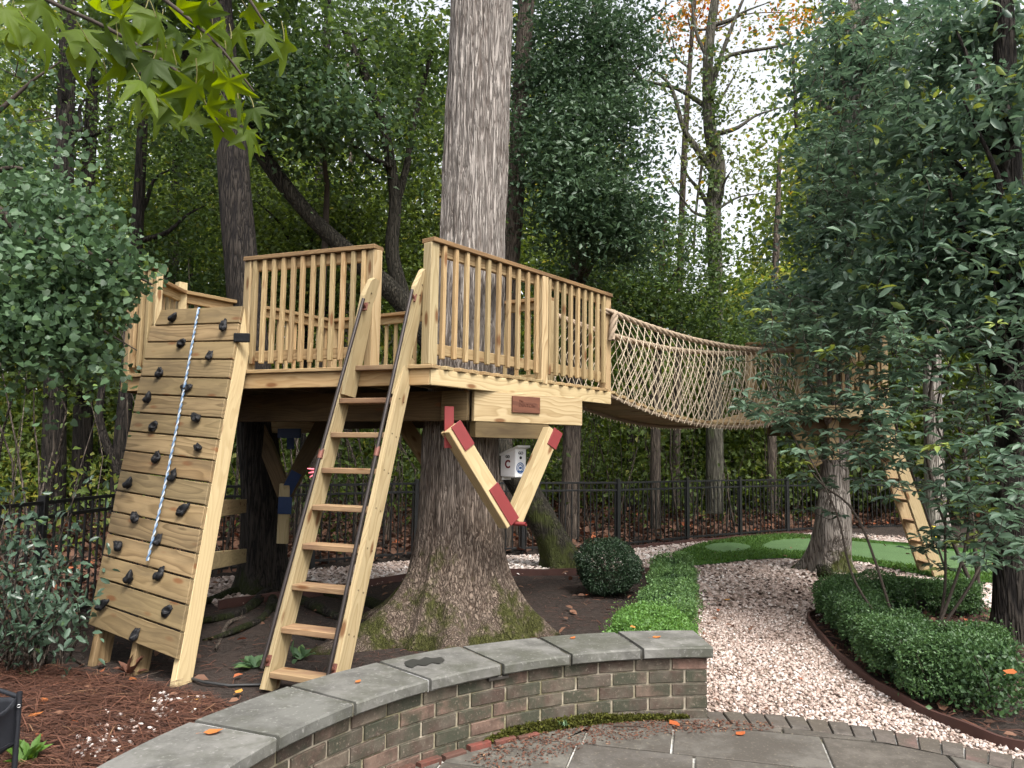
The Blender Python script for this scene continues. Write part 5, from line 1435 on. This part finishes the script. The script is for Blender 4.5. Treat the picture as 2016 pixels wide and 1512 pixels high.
# big-leafed saplings: leaves set in whorls at twig ends
def whorl_tree(name, label, base, tips, Lf, mat, per=7, seed=0, r0=.02, stems=3):
    t = thing(name, label, 'tree', tuple(base))
    r = np.random.default_rng(seed)
    cs, ds, ns_, Ls, tn = [], [], [], [], []
    hubs = []
    for s in range(stems):
        top = tips[r.integers(0, len(tips))]
        hubs.append(limb_path(base + V(r.normal() * .05, r.normal() * .05, 0), V(top.x, top.y, top.z), 16, .12, seed * 7 + s))
        tube('stem', hubs[-1], np.linspace(r0, .006, 16), M_TWIG, t, 7)
    parts = []
    allp = np.vstack([h[4:] for h in hubs])
    order = sorted(tips, key=lambda q: np.linalg.norm(allp - np.array(list(q)), axis=1).min())
    for tp in order:
        q = np.array(list(tp))
        dd = np.linalg.norm(allp - q, axis=1) + .3 * np.clip(allp[:, 2] - q[2] + .1, 0, None)
        j = np.argmin(dd); dist = np.linalg.norm(allp[j] - q)
        if .02 < dist < 1.1:
            lp_ = limb_path(allp[j], q, 7, .18, int(q[0] * 1e4) % 997)
            parts.append(tube_arrays(lp_, np.linspace(.004, .0025, 7), 4)); allp = np.vstack([allp, lp_[3:]])
        k = per + r.integers(-2, 3)
        ax = np.array([r.normal() * .3, r.normal() * .3, 1.0]); ax /= np.linalg.norm(ax)
        a0_ = r.random() * 6.28; tb = r.normal() * .13; alt = r.random() < .045
        for i in range(k):
            a = a0_ + 6.283 * i / k + r.normal() * .15
            h = np.array([math.cos(a), math.sin(a), -.12 + r.normal() * .22])
            cs.append(q + h * .012); ds.append(h); ns_.append(ax + r.normal(size=3) * .18); Ls.append(Lf * (.65 + .55 * r.random())); tn.append(1.0 if alt else min(.88, .5 + tb + r.normal() * .13))
    if parts:
        v, f = join(parts); tag(obj('twigs', mesh_np('twigs', v, f, M_TWIG, True), t), kind='stuff')
    obj('crown', leaf_mesh('crown', np.array(cs), np.array(ds), np.array(ns_), np.array(Ls), .42, np.array(tn), mat, T_OVAL), t)
    return t
def tips_px(areas, mul=1.5):
    out = []
    for (x0, x1, y0, y1, d0, d1, k) in areas:
        for _ in range(int(k * mul)): out.append(P(random.uniform(x0, x1), random.uniform(y0, y1), random.uniform(d0, d1)))
    return out
whorl_tree('umbrella_magnolia', 'umbrella leaved sapling hanging over the end of the rope bridge', G(1760, 1290), tips_px([(1450, 1620, 770, 830, 6.6, 7.6, 36), (1540, 1740, 780, 900, 6.4, 7.6, 54), (1580, 1780, 640, 800, 6.6, 8.2, 50), (1480, 1600, 600, 660, 7.2, 8.4, 20), (1560, 1760, 880, 960, 6.6, 7.6, 20), (1440, 1560, 700, 800, 7.2, 8.0, 10), (1600, 1800, 700, 800, 6.8, 8, 20), (1560, 1660, 1000, 1020, 7.2, 7.8, 3), (1500, 1760, 600, 700, 6.8, 8, 30)]), .105, L_BIG, 7, 21, r0=.012, stems=2)
whorl_tree('umbrella_magnolia', 'umbrella leaved sapling spreading across the right over the hedge', G(1830, 1300), tips_px([(1690, 2040, 780, 980, 5.5, 7.4, 120), (1740, 2040, 600, 800, 5.6, 7.4, 100), (1900, 2040, 850, 1120, 5.0, 6.0, 40), (1660, 2020, 480, 640, 6.4, 8.0, 60), (1830, 2040, 940, 1080, 5.6, 6.8, 34), (1780, 1960, 1040, 1120, 6.2, 7.0, 12)]), .105, L_BIG, 7, 22, r0=.013, stems=3)
whorl_tree('umbrella_magnolia', 'taller umbrella leaved tree, its foliage filling the top right corner', G(1930, 1210), tips_px([(1590, 1800, 60, 300, 7.4, 9.0, 74), (1720, 2020, 0, 260, 6.6, 8.4, 120), (1580, 1860, 260, 480, 7.0, 8.8, 104), (1800, 2020, 240, 500, 6.2, 8.0, 90), (1480, 1640, 560, 640, 7.2, 8.4, 16), (1620, 1800, -60, 80, 7, 9, 40)]), .108, L_BIG, 7, 23, r0=.022, stems=3)
# redbud hanging in from the left edge
def hanging(name, label, base, blobs, per, L, mat, limbs, T, wr, spread, bias, cat='tree', seed=0, clip=None):
    t = thing(name, label, cat, tuple(base))
    for lp, r0, r1 in limbs: tube('limb', spline(lp, 26), np.linspace(r0, r1, 26), M_TWIG, t, 7)
    crown('crown', blobs, per, L, mat, t, T, clip, wr, spread, .55, -.55, .5, bias)
    # twigs
    parts = []
    for k, (c, r, _) in enumerate(blobs):
        for q in range(5):
            e = np.array(list(c)) + RNG.normal(size=3) * np.array(r) * .5
            parts.append(tube_arrays(limb_path(list(c), e, 6, .2, k * 9 + q), np.linspace(.006, .002, 6), 4))
    v, f = join(parts); tag(obj('twigs', mesh_np('twigs', v, f, M_TWIG, True), t), kind='stuff')
    return t
hanging('redbud_tree', 'heart leaved tree hanging in from the left above the climbing wall', V(-5.2, 5.6, 0), [B(4, 480, 5.6, .45, .28, 20), B(124, 430, 5.4, .4, .25, 20), B(64, 560, 5.2, .45, .25, 26), B(174, 520, 5.2, .35, .22, 22), B(224, 560, 5.3, .22, .12, 12), B(-12, 640, 5.3, .4, .22, 22), B(108, 640, 5.1, .35, .15, 20), B(177, 695, 5.3, .16, .05, 5), B(34, 370, 5.8, .45, .2, 14), B(-26, 300, 6.0, .4, .3, 8), B(-96, 500, 5.4, .4, .5, 20)], 44, .047, L_HEART,
        [([V(-5.2, 5.6, 0), V(-4.9, 5.5, 1.5), P(-80, 420, 5.4), P(60, 470, 5.4), P(180, 500, 5.25), P(300, 560, 5.25)], .07, .006), ([P(-80, 420, 5.4), P(40, 560, 5.3), P(150, 620, 5.2), P(270, 690, 5.3)], .03, .004), ([P(-100, 380, 5.6), P(20, 330, 5.8), P(100, 360, 5.8)], .03, .004)], T_HEART, .95, .17, .5, clip=[(1.9, -2.60), (2.15, -2.62), (2.3, -2.70), (2.6, -2.66), (2.8, -2.42), (3.0, -2.55), (3.4, -2.9), (3.9, -3.2)])
hanging('thin_branch_tree', 'thin leafy twigs against the sky at the left edge', V(-6.4, 7.2, 0), [B(30, 150, 7.5, .5, .4, 8), B(110, 230, 7.6, .4, .4, 7), B(20, 280, 7.4, .4, .3, 8)], 9, .075, L_HEART, [([V(-6.4, 7.2, 0), P(-150, 600, 7.3), P(-60, 300, 7.4), P(40, 180, 7.5), P(120, 120, 7.6)], .06, .006)], T_HEART, .8, .22, .35)
# maple-like spray of leaves high in the middle left
hanging('spray_tree', 'layered spray of pale green leaves above the front railing', V(-2.9, 11.2, 0), [B(600, 170, 9.6, .8, .12, 18), B(680, 210, 9.4, .6, .10, 16), B(620, 230, 9.5, .9, .10, 18), B(560, 130, 9.6, .6, .10, 10)], 24, .09, L_HEART, [([V(-2.9, 11.2, 0), P(640, 480, 10.6), P(640, 330, 10.2), P(610, 200, 9.7), P(540, 130, 9.5)], .06, .008)], T_OVAL, .7, .3, .55)

# sweetgum bough close to the camera, every leaf its own piece
def star_mesh(k):
    r = np.random.default_rng(k)
    vs = [(0, 0, 0)]
    tipa = [-2.05, -1.0, 0, 1.0, 2.05]; tl_ = [.62, .9, 1.0, .9, .62]
    ring = [(-.10, -.06)]
    for i, (a, l) in enumerate(zip(tipa, tl_)):
        w = .20
        for da, rr in ((-w, .60), (-.08, .86), (0, 1.0), (.08, .86), (w, .60)):
            ring.append((math.cos(a + da) * l * rr, math.sin(a + da) * l * rr))
        if i < 4:
            b = (a + tipa[i + 1]) / 2; ring.append((math.cos(b) * .36, math.sin(b) * .36))
    ring.append((-.10, .06))
    cv = .25 + .35 * r.random(); tw = r.normal() * .25
    for x, y in ring: vs.append((x, y, -cv * (x * x * .8 + y * y) + tw * x * y - .16 * abs(y)))
    n = len(ring)
    fs = [[0, 1 + i, 1 + (i + 1) % n] for i in range(n)]
    return mesh_np('leaf', vs, fs, L_STAR, True, np.clip(np.full(n + 1, .5 + .22 * r.normal()), 0, 1))
L_STALK = plain('leaf_stalk', (.12, .11, .03), .6, .3)
stars = [star_mesh(k) for k in range(7)]
gum = thing('sweetgum_bough', 'close overhanging bough with large star shaped green leaves at upper left', 'branch', tuple(P(-60, -120, 1.5)))
tw1 = [P(-120, -160, 1.55), P(60, -20, 1.5), P(220, 60, 1.45), P(360, 150, 1.42), P(440, 260, 1.45)]
tw2 = [P(120, -160, 1.5), P(300, -20, 1.45), P(420, 80, 1.42), P(500, 180, 1.45)]
tw3 = [P(360, -160, 1.5), P(470, -30, 1.5), P(530, 60, 1.5)]
for tw in (tw1, tw2, tw3): tube('twig', spline(tw, 24), np.linspace(.006, .0018, 24), M_TWIG, gum, 7)
star_px = [(30, 30, 80), (100, 20, 90), (60, 60, 70), (150, 60, 95), (190, 20, 80), (240, 40, 100), (230, 90, 90), (130, 110, 90), (285, 20, 90), (270, 70, 85), (310, 60, 80), (350, 20, 80), (330, 100, 80), (390, 25, 70), (420, 60, 80), (440, 20, 60), (455, 80, 70), (240, 130, 70), (280, 160, 85), (300, 190, 80), (350, 150, 75), (395, 130, 70), (420, 150, 85), (400, 110, 80), (445, 120, 75), (270, 190, 65), (320, 210, 75), (360, 200, 80), (410, 210, 60), (440, 190, 65), (470, 200, 60), (430, 245, 70), (470, 230, 60), (490, 260, 60), (500, 215, 55), (470, 60, 60), (490, 20, 60), (520, 60, 65), (560, 90, 75), (10, 90, 50), (75, 5, 70), (350, 60, 60), (210, 150, 50), (500, 290, 45), (180, 90, 80), (90, 70, 80), (10, 20, 80), (220, 20, 85), (300, 120, 85), (340, 175, 80), (385, 170, 80), (425, 100, 80), (375, 235, 60), (450, 160, 70), (310, 40, 80), (260, 110, 75), (395, 75, 75), (20, 60, 70)]
for k, (px, py, s) in enumerate(star_px):
    dep = 1.42 + random.uniform(-.12, .14)
    p = P(px, py, dep); L = s * dep / FPX * .98
    x = Vector((random.gauss(.30, .4), random.gauss(0, .45), random.gauss(-1.1, .3))).normalized()
    nn = Vector((random.gauss(.1, .8), random.gauss(-.4, .6), random.gauss(.3, .5))); nn = (nn - x * nn.dot(x)).normalized(); y = nn.cross(x)
    M = Matrix(((x.x * L, y.x * L, nn.x * L, p.x), (x.y * L, y.y * L, nn.y * L, p.y), (x.z * L, y.z * L, nn.z * L, p.z), (0, 0, 0, 1)))
    lf = obj('leaf', stars[k % 7], gum, M)
    if k % 2 == 0:
        tube('stalk', spline([p - x * .005, p - x * L * .28 + V(0, 0, L * .08), p - x * L * .5 + V(-.004, 0, L * .22)], 6), .0011, L_STALK, gum, 5)

# glossy shrub at the left margin
def leafy_shrub():
    t = thing('camellia_shrub', 'glossy leaved shrub with bare stems at the left edge by the fence', 'shrub', tuple(G(40, 1330)))
    base = G(30, 1325); parts = []; ends = []
    for k in range(26):
        e = P(random.uniform(-60, 165), random.uniform(955, 1230), random.uniform(4.8, 5.6))
        b = V(base.x + random.gauss(0, .16), base.y + random.gauss(.1, .14), 0)
        lp = limb_path(b, e, 10, .12, k); parts.append(tube_arrays(lp, np.linspace(.011, .003, 10), 5)); ends += [lp[-1], lp[-3], lp[-4], lp[-6]]
    v, f = join(parts); tag(obj('stems', mesh_np('stems', v, f, M_BARK_MID, True), t), kind='stuff')
    cs = np.vstack([np.array(e) + RNG.normal(size=(11, 3)) * np.array([.10, .10, .09]) for e in ends]); n = len(cs)
    obj('foliage', leaf_mesh('foliage', cs, rdir(n, -.1), rdir(n) + np.array([0, -.2, .7]), .062 * (.7 + .6 * RNG.random(n)), .48, .48 + .22 * RNG.normal(size=n), L_CAM, T_OVAL), t)
leafy_shrub()
def small_plant(label, p, n, L, spread, mat, name='small_plant'):
    t = thing(name, label, 'plant', tuple(p))
    c = np.tile(np.array(list(p)), (n, 1)) + RNG.normal(size=(n, 3)) * np.array([.015, .015, .004]); c[:, 2] = np.abs(c[:, 2]) + .01
    d = rdir(n, .8, .4) * np.array([spread, spread, 1])
    obj('foliage', leaf_mesh('foliage', c, d, rdir(n) * .3 + np.array([0, 0, 1]), L * (.6 + .6 * RNG.random(n)), .4, .55 + .2 * RNG.normal(size=n), mat, T_OVAL), t)
small_plant('broad leaved green plant growing beside the ladder foot', G(500, 1318), 16, .15, 1.2, L_HEART)
small_plant('green plant growing behind the ladder near the coping', G(590, 1300), 12, .13, 1.1, L_HEART)
small_plant('tuft of grass blades between the wagon and the coping', G(50, 1508), 26, .13, .5, L_GRASS, 'grass_tuft')
small_plant('dry weed sticking up between the climbing wall feet', G(255, 1330), 16, .12, .7, L_STRAW, 'dry_weed')
small_plant('tiny seedling at the foot of the brick wall', P(1108, 1432, 4.33), 7, .04, .7, L_HEART, 'seedling')
small_plant('tiny green seedling in the pine straw', G(65, 1335), 9, .07, .8, L_HEART, 'seedling')

# understorey behind the fence, and the woods beyond
def mass(name, label, n, x, y, z, L, mat, bias, wr=.62, clump=14, sp=.5, cat='undergrowth'):
    k = max(1, n // clump)
    c0 = np.column_stack([RNG.uniform(*x, k), RNG.uniform(*y, k), RNG.random(k) ** 1.2 * (z[1] - z[0]) + z[0]])
    return c0
def undergrowth():
    cs, tn = [], []
    k = 4300
    x = RNG.uniform(-17, 17, k); y = RNG.uniform(9, 24, k)
    fy = np.interp(x, [-17, -4.4, -3.8, -1.35, 1.74, 5.5, 8.8, 17], [2, 4, 9.6, 11.6, 13.1, 15.9, 17.2, 18])
    y = np.maximum(y, fy + .5 + 3.5 * RNG.random(k) ** 1.5 * 1.0)
    y[RNG.random(k) < .5] += 0
    zt = 1.1 + 1.5 * np.clip(snoise(np.column_stack([x, y, 0 * x]), 31, 3, .7) + .4, 0, 1.6)
    z = .15 + RNG.random(k) ** .8 * zt
    keep = RNG.random(k) < .30 + .75 * (z / 1.4)
    for a, b, c in zip(x[keep], y[keep], z[keep]):
        m = 15
        o = RNG.normal(size=(m, 3)) * np.array([.3, .3, .16]); cs.append(np.array([a, b, c]) + o); tn.append(np.full(m, RNG.normal() * .16))
    c = np.vstack(cs); t = np.concatenate(tn); n = len(c)
    return leaf_mesh('undergrowth', c, rdir(n, -.2), rdir(n) * .8 + np.array([0, -.1, .7]),   .10 * (.6 + .8 * RNG.random(n)), .55, .30 + .45 * np.clip((-3.2 - c[:, 0]) / 1.5, 0, 1) + t + .2 * RNG.normal(size=n), L_WOOD)  # leaves towards the left get a brighter tint, painting them as lit
tag(obj('undergrowth', undergrowth()), 'green undergrowth filling the woods behind the black fence', 'undergrowth', kind='stuff')
def thicket():
    parts = []
    for k in range(420):
        x = RNG.uniform(-13, 12); fy = np.interp(x, [-17, -4.4, -3.8, -1.35, 1.74, 5.5, 8.8, 17], [2, 4, 9.6, 11.6, 13.1, 15.9, 17.2, 18])
        y = fy + .4 + 6 * RNG.random(); h = 1.2 + 3.2 * RNG.random()
        parts.append(tube_arrays(limb_path((x, y, .1), (x + RNG.normal() * .35, y + RNG.normal() * .3, h), 7, .12, k), np.linspace(.010 + .016 * RNG.random(), .004, 7), 4))
    v, f = join(parts); return mesh_np('sapling_thicket', v, f, M_BARK_MID, True)
tag(obj('sapling_thicket', thicket()), 'thin grey saplings and bare stems standing in the undergrowth', 'thicket', kind='stuff')
def far_wood():
    cs, Ls, tn = [], [], []
    for ring, (d0, d1, k, zmax, L) in enumerate(((17, 23, 9000, 11.8, .18), (23, 36, 8000, 21, .27))):
        a = RNG.uniform(-.80, .80, k); d = RNG.uniform(d0, d1, k)
        x = np.sin(a) * d; y = np.cos(a) * d + 2
        top = zmax * (.80 + .20 * np.sin(a * 11 + ring) * np.cos(a * 5 + 1.3))
        # the canopy opens above the bridge, and a little at the left edge
        gap = np.clip(np.exp(-((a - .275) / .115) ** 4), 0, 1); top = top * (1 - .66 * gap)
        gap2 = np.exp(-((a + .57) / .055) ** 2); top = top * (1 - .45 * gap2)
        gap3 = np.exp(-((a + .40) / .03) ** 2); top = top * (1 - .35 * gap3)
        z = RNG.random(k) ** .85 * top + .3
        for p in np.column_stack([x, y, z]):
            m = 17; o = RNG.normal(size=(m, 3)) * np.array([.75, .75, .38]) * (L / .25); cs.append(p + o); tn.append(np.full(m, RNG.normal() * .17)); Ls.append(np.full(m, L))
    c = np.vstack(cs); n = len(c)
    return leaf_mesh('far_woodland', c, rdir(n, -.2), rdir(n) * .8 + np.array([0, 0, .7]), np.concatenate(Ls) * (.6 + .7 * RNG.random(n)), .62, .58 + np.concatenate(tn) + .2 * RNG.normal(size=n), L_WOOD)
tag(obj('far_woodland', far_wood()), 'dense green woodland closing the view behind the garden', 'woodland', kind='stuff')
# stems of the far trees that can be told apart
far_stems = [(60, 18, .09), (205, 17, .09), (385, 19, .10), (690, 19, .10), (1240, 19, .09), (1580, 21, .11), (1760, 19, .10)]
names_ = ['leftmost', 'second from left', 'third from left', 'fourth from left', 'third from right', 'second from right', 'rightmost']
for k, (px, dep, r) in enumerate(far_stems):
    b = P(px, 1020, dep); b.z = 0
    top = P(px + random.uniform(-25, 25), 100, dep)
    t = thing('far_tree', 'thin far woodland stem deep behind the fence, %s of its row' % names_[k], 'tree', tuple(b), 'thin far stems in the woods')
    trunk_mesh('trunk', [b, P(px + random.uniform(-8, 8), 700, dep), P(px + random.uniform(-15, 15), 400, dep), top], [r, r * .85, r * .7, r * .4], M_BARK_DARK if k % 3 else M_BARK_MID, t, 10, 30, .06, k + 40)

# ------------------------------------------------------------------ small things
M_SHINY = M_STEELHEAD
def fallen(label, p, L, rot, tint, name='fallen_leaf'):
    me = mesh_np('fallen_leaf', [(-.5, 0, .05), (-.2, .3, .10), (.15, .34, .05), (.5, 0, .14), (.15, -.32, .09), (-.2, -.28, .03), (0, 0, .0), (-.85, .05, .02), (-.85, .0, .02)], [(0, 6, 1), (1, 6, 2), (2, 6, 3), (3, 6, 4), (4, 6, 5), (5, 6, 0), (0, 7, 8)], L_FALL, True, np.full(9, tint))
    tag(obj(name, me, None, Matrix.Translation(p) @ Matrix.Rotation(rot, 4, 'Z') @ Matrix.Scale(L, 4)), label, 'leaf', 'fallen leaves')
zc = .442
fallen('orange leaf lying at the near end of the coping', G(420, 1442, zc), .075, .3, .45)
fallen('small orange leaf on the third coping stone', G(705, 1342, zc), .04, 1.2, .4)
fallen('orange leaf on the coping near the wall end', G(1293, 1255, zc), .06, .2, .5)
fallen('pale leaf standing at the coping joint by the sunlit-coloured hedge', G(1246, 1235, zc + .01), .05, 1.9, .85)
fallen('small dull orange leaf on the second last coping stone', G(1128, 1256, zc), .045, .9, .3)
fallen('red leaf lying on the patio at the wall end', G(1328, 1426, .037), .085, 2.0, .05)
fallen('reddish leaf flat on a patio paver', G(1458, 1445, .037), .07, .5, .08)
fallen('pale dead leaf caught on the lobe of the box hedge', V(2.83, 4.42, .35), .10, .7, .2)
fallen('yellow leaf lying on the gravel path', G(1432, 1181, .045), .07, .4, .95)
fallen('yellow leaf on the pine straw by the ladder foot', G(470, 1362, .03), .07, 1.4, .95)
fallen('small yellow leaf on the pine straw near the coping', G(384, 1378, .03), .05, .4, .98)
fallen('orange leaf on the pine straw beside the black wagon', G(70, 1408, .03), .08, .9, .4)
fallen('rusty leaf on the pine straw near the black wagon corner', G(85, 1380, .03), .08, 2.2, .3)
fallen('red leaf behind the right foot of the climbing wall', G(366, 1298, .03), .07, 1.0, .02)
fallen('orange leaf just right of the white pebbles', G(262, 1338, .03), .07, 2.6, .35)
tag(tube('irrigation_hose', [G(365, 1336) + V(0, 0, .012), G(400, 1352) + V(0, 0, .03), G(450, 1354) + V(0, 0, .014), G(520, 1352) + V(0, 0, .014)], .010, M_HOSE, None, 8), 'black hose on the soil between climbing wall and ladder foot', 'hose')
# folding wagon at the left edge
wg = thing('folding_wagon', 'corner of a black fabric folding wagon at the lower left edge', 'wagon', tuple(G(-40, 1540)))
wa = P(38, 1372, 3.15); wb = P(-160, 1340, 3.6); wc = P(-140, 1420, 2.7)
wz0, wz1 = .36, wa.z
def wallpanel(a, b, z0, z1, bulge):
    n, m = 12, 8; vs = []
    d = (b - a); d.z = 0; nn = V(-d.y, d.x, 0).normalized()
    for j in range(m + 1):
        for i in range(n + 1):
            s, t = i / n, j / m
            p = a.lerp(b, s); sag = -.05 * math.sin(math.pi * s) * t
            p = V(p.x, p.y, z0 + (z1 - z0) * t + sag) + nn * (bulge * math.sin(math.pi * s) * math.sin(math.pi * t) + .006 * math.sin(s * 22 + t * 5))
            vs.append(tuple(p))
    fs = [[j * (n + 1) + i, j * (n + 1) + i + 1, (j + 1) * (n + 1) + i + 1, (j + 1) * (n + 1) + i] for j in range(m) for i in range(n)]
    me = mesh_np('fabric_side', vs, fs, M_NYLON, True)
    o = obj('fabric_side', me, wg); md = o.modifiers.new('t', 'SOLIDIFY'); md.thickness = .006
    return o
wd = wb + (wc - wa)
wallpanel(wa, wb, wz0, wz1, .02); wallpanel(wc, wa, wz0, wz1, .02); wallpanel(wb, wd, wz0, wz1, .02)
o = poly_obj('fabric_floor', [V(p.x, p.y, wz0 + .02) for p in (wa, wb, wd, wc)], .01, UP, M_NYLON, wg)
for p in (wa, wb, wc):
    tube('frame_pole', [V(p.x, p.y, .14), V(p.x, p.y, wz1 + .02)], .011, M_NYLON, wg, 8)
tube('frame_pole', [V(wa.x, wa.y, wz1), V(wb.x, wb.y, wz1)], .009, M_NYLON, wg, 8)
tube('frame_pole', [V(wa.x, wa.y, .17), V(wb.x, wb.y, wz0)], .011, M_NYLON, wg, 8); tube('frame_pole', [V(wa.x, wa.y, .17), V(wc.x, wc.y, wz0)], .011, M_NYLON, wg, 8)
for z in (.17, wz1 - .03): tube('rivet', [V(wa.x, wa.y, z) + V(.008, -.012, 0), V(wa.x, wa.y, z) + V(.012, -.018, 0)], .006, M_WHITE, wg, 8)
for dz in (0,):
    wc_ = V(wa.x - .02, wa.y - .03, .11); ax = V(.5, -.85, 0).normalized()
    wv, wf = tube_arrays([list(wc_ - ax * .028), list(wc_ - ax * .026), list(wc_ + ax * .026), list(wc_ + ax * .028)], [.07, .092, .092, .07], 24)
    wh = obj('wheel', mesh_np('wheel', wv, wf, M_HOSE, True), wg)
    hv, hf = tube_arrays([list(wc_ - ax * .03), list(wc_ + ax * .031)], [.05, .05], 20); obj('hub', mesh_np('hub', hv, hf, M_STEELHEAD, True), wh)
# yellow marker by the fence and a dark garden lamp in the right bed
ym = P(1838, 1062, 11.6)
yb = V(ym.x, ym.y, 0)
mk = thing('golf_marker', 'small yellow flag marker on the far gravel beside the ladder', 'marker', tuple(yb))
tube('pole', [V(yb.x, yb.y, .02), V(yb.x, yb.y, ym.z + .2)], .008, M_WHITE, mk, 8)
v, f = tube_arrays([[ym.x, ym.y, ym.z], [ym.x, ym.y, ym.z + .12], [ym.x, ym.y, ym.z + .2]], [.062, .052, .035], 14); obj('flag', mesh_np('flag', v, f, M_YELLOW, True), mk)
lp = G(1815, 1222)
lm_ = thing('garden_lamp', 'small dark spot lamp on the soil inside the curved hedge', 'lamp', tuple(lp))
tube('stake', [V(lp.x, lp.y, 0), V(lp.x, lp.y, .10)], .012, M_HOSE, lm_, 8)
tube('lamp_head', [V(lp.x + .03, lp.y + .05, .10), V(lp.x, lp.y, .13), V(lp.x - .02, lp.y - .05, .155)], [.03, .045, .05], M_HOSE, lm_, 14)
for lab, a_, b_ in (('bare twig lying across the pine straw near the wagon', G(110, 1478), G(190, 1462)), ('pale stick on the soil beside the climbing wall foot', G(258, 1345), G(318, 1330)), ('thin dark stick lying on the patio by the wall', G(1208, 1436, .036), G(1262, 1440, .036))):
    tag(tube('stick', limb_path(a_ + V(0, 0, .02), b_ + V(0, 0, .03), 10, .06, 3), np.linspace(.006, .003, 10), M_TWIG if 'dark' in lab else M_BARK_MID, None, 6), lab, 'stick')
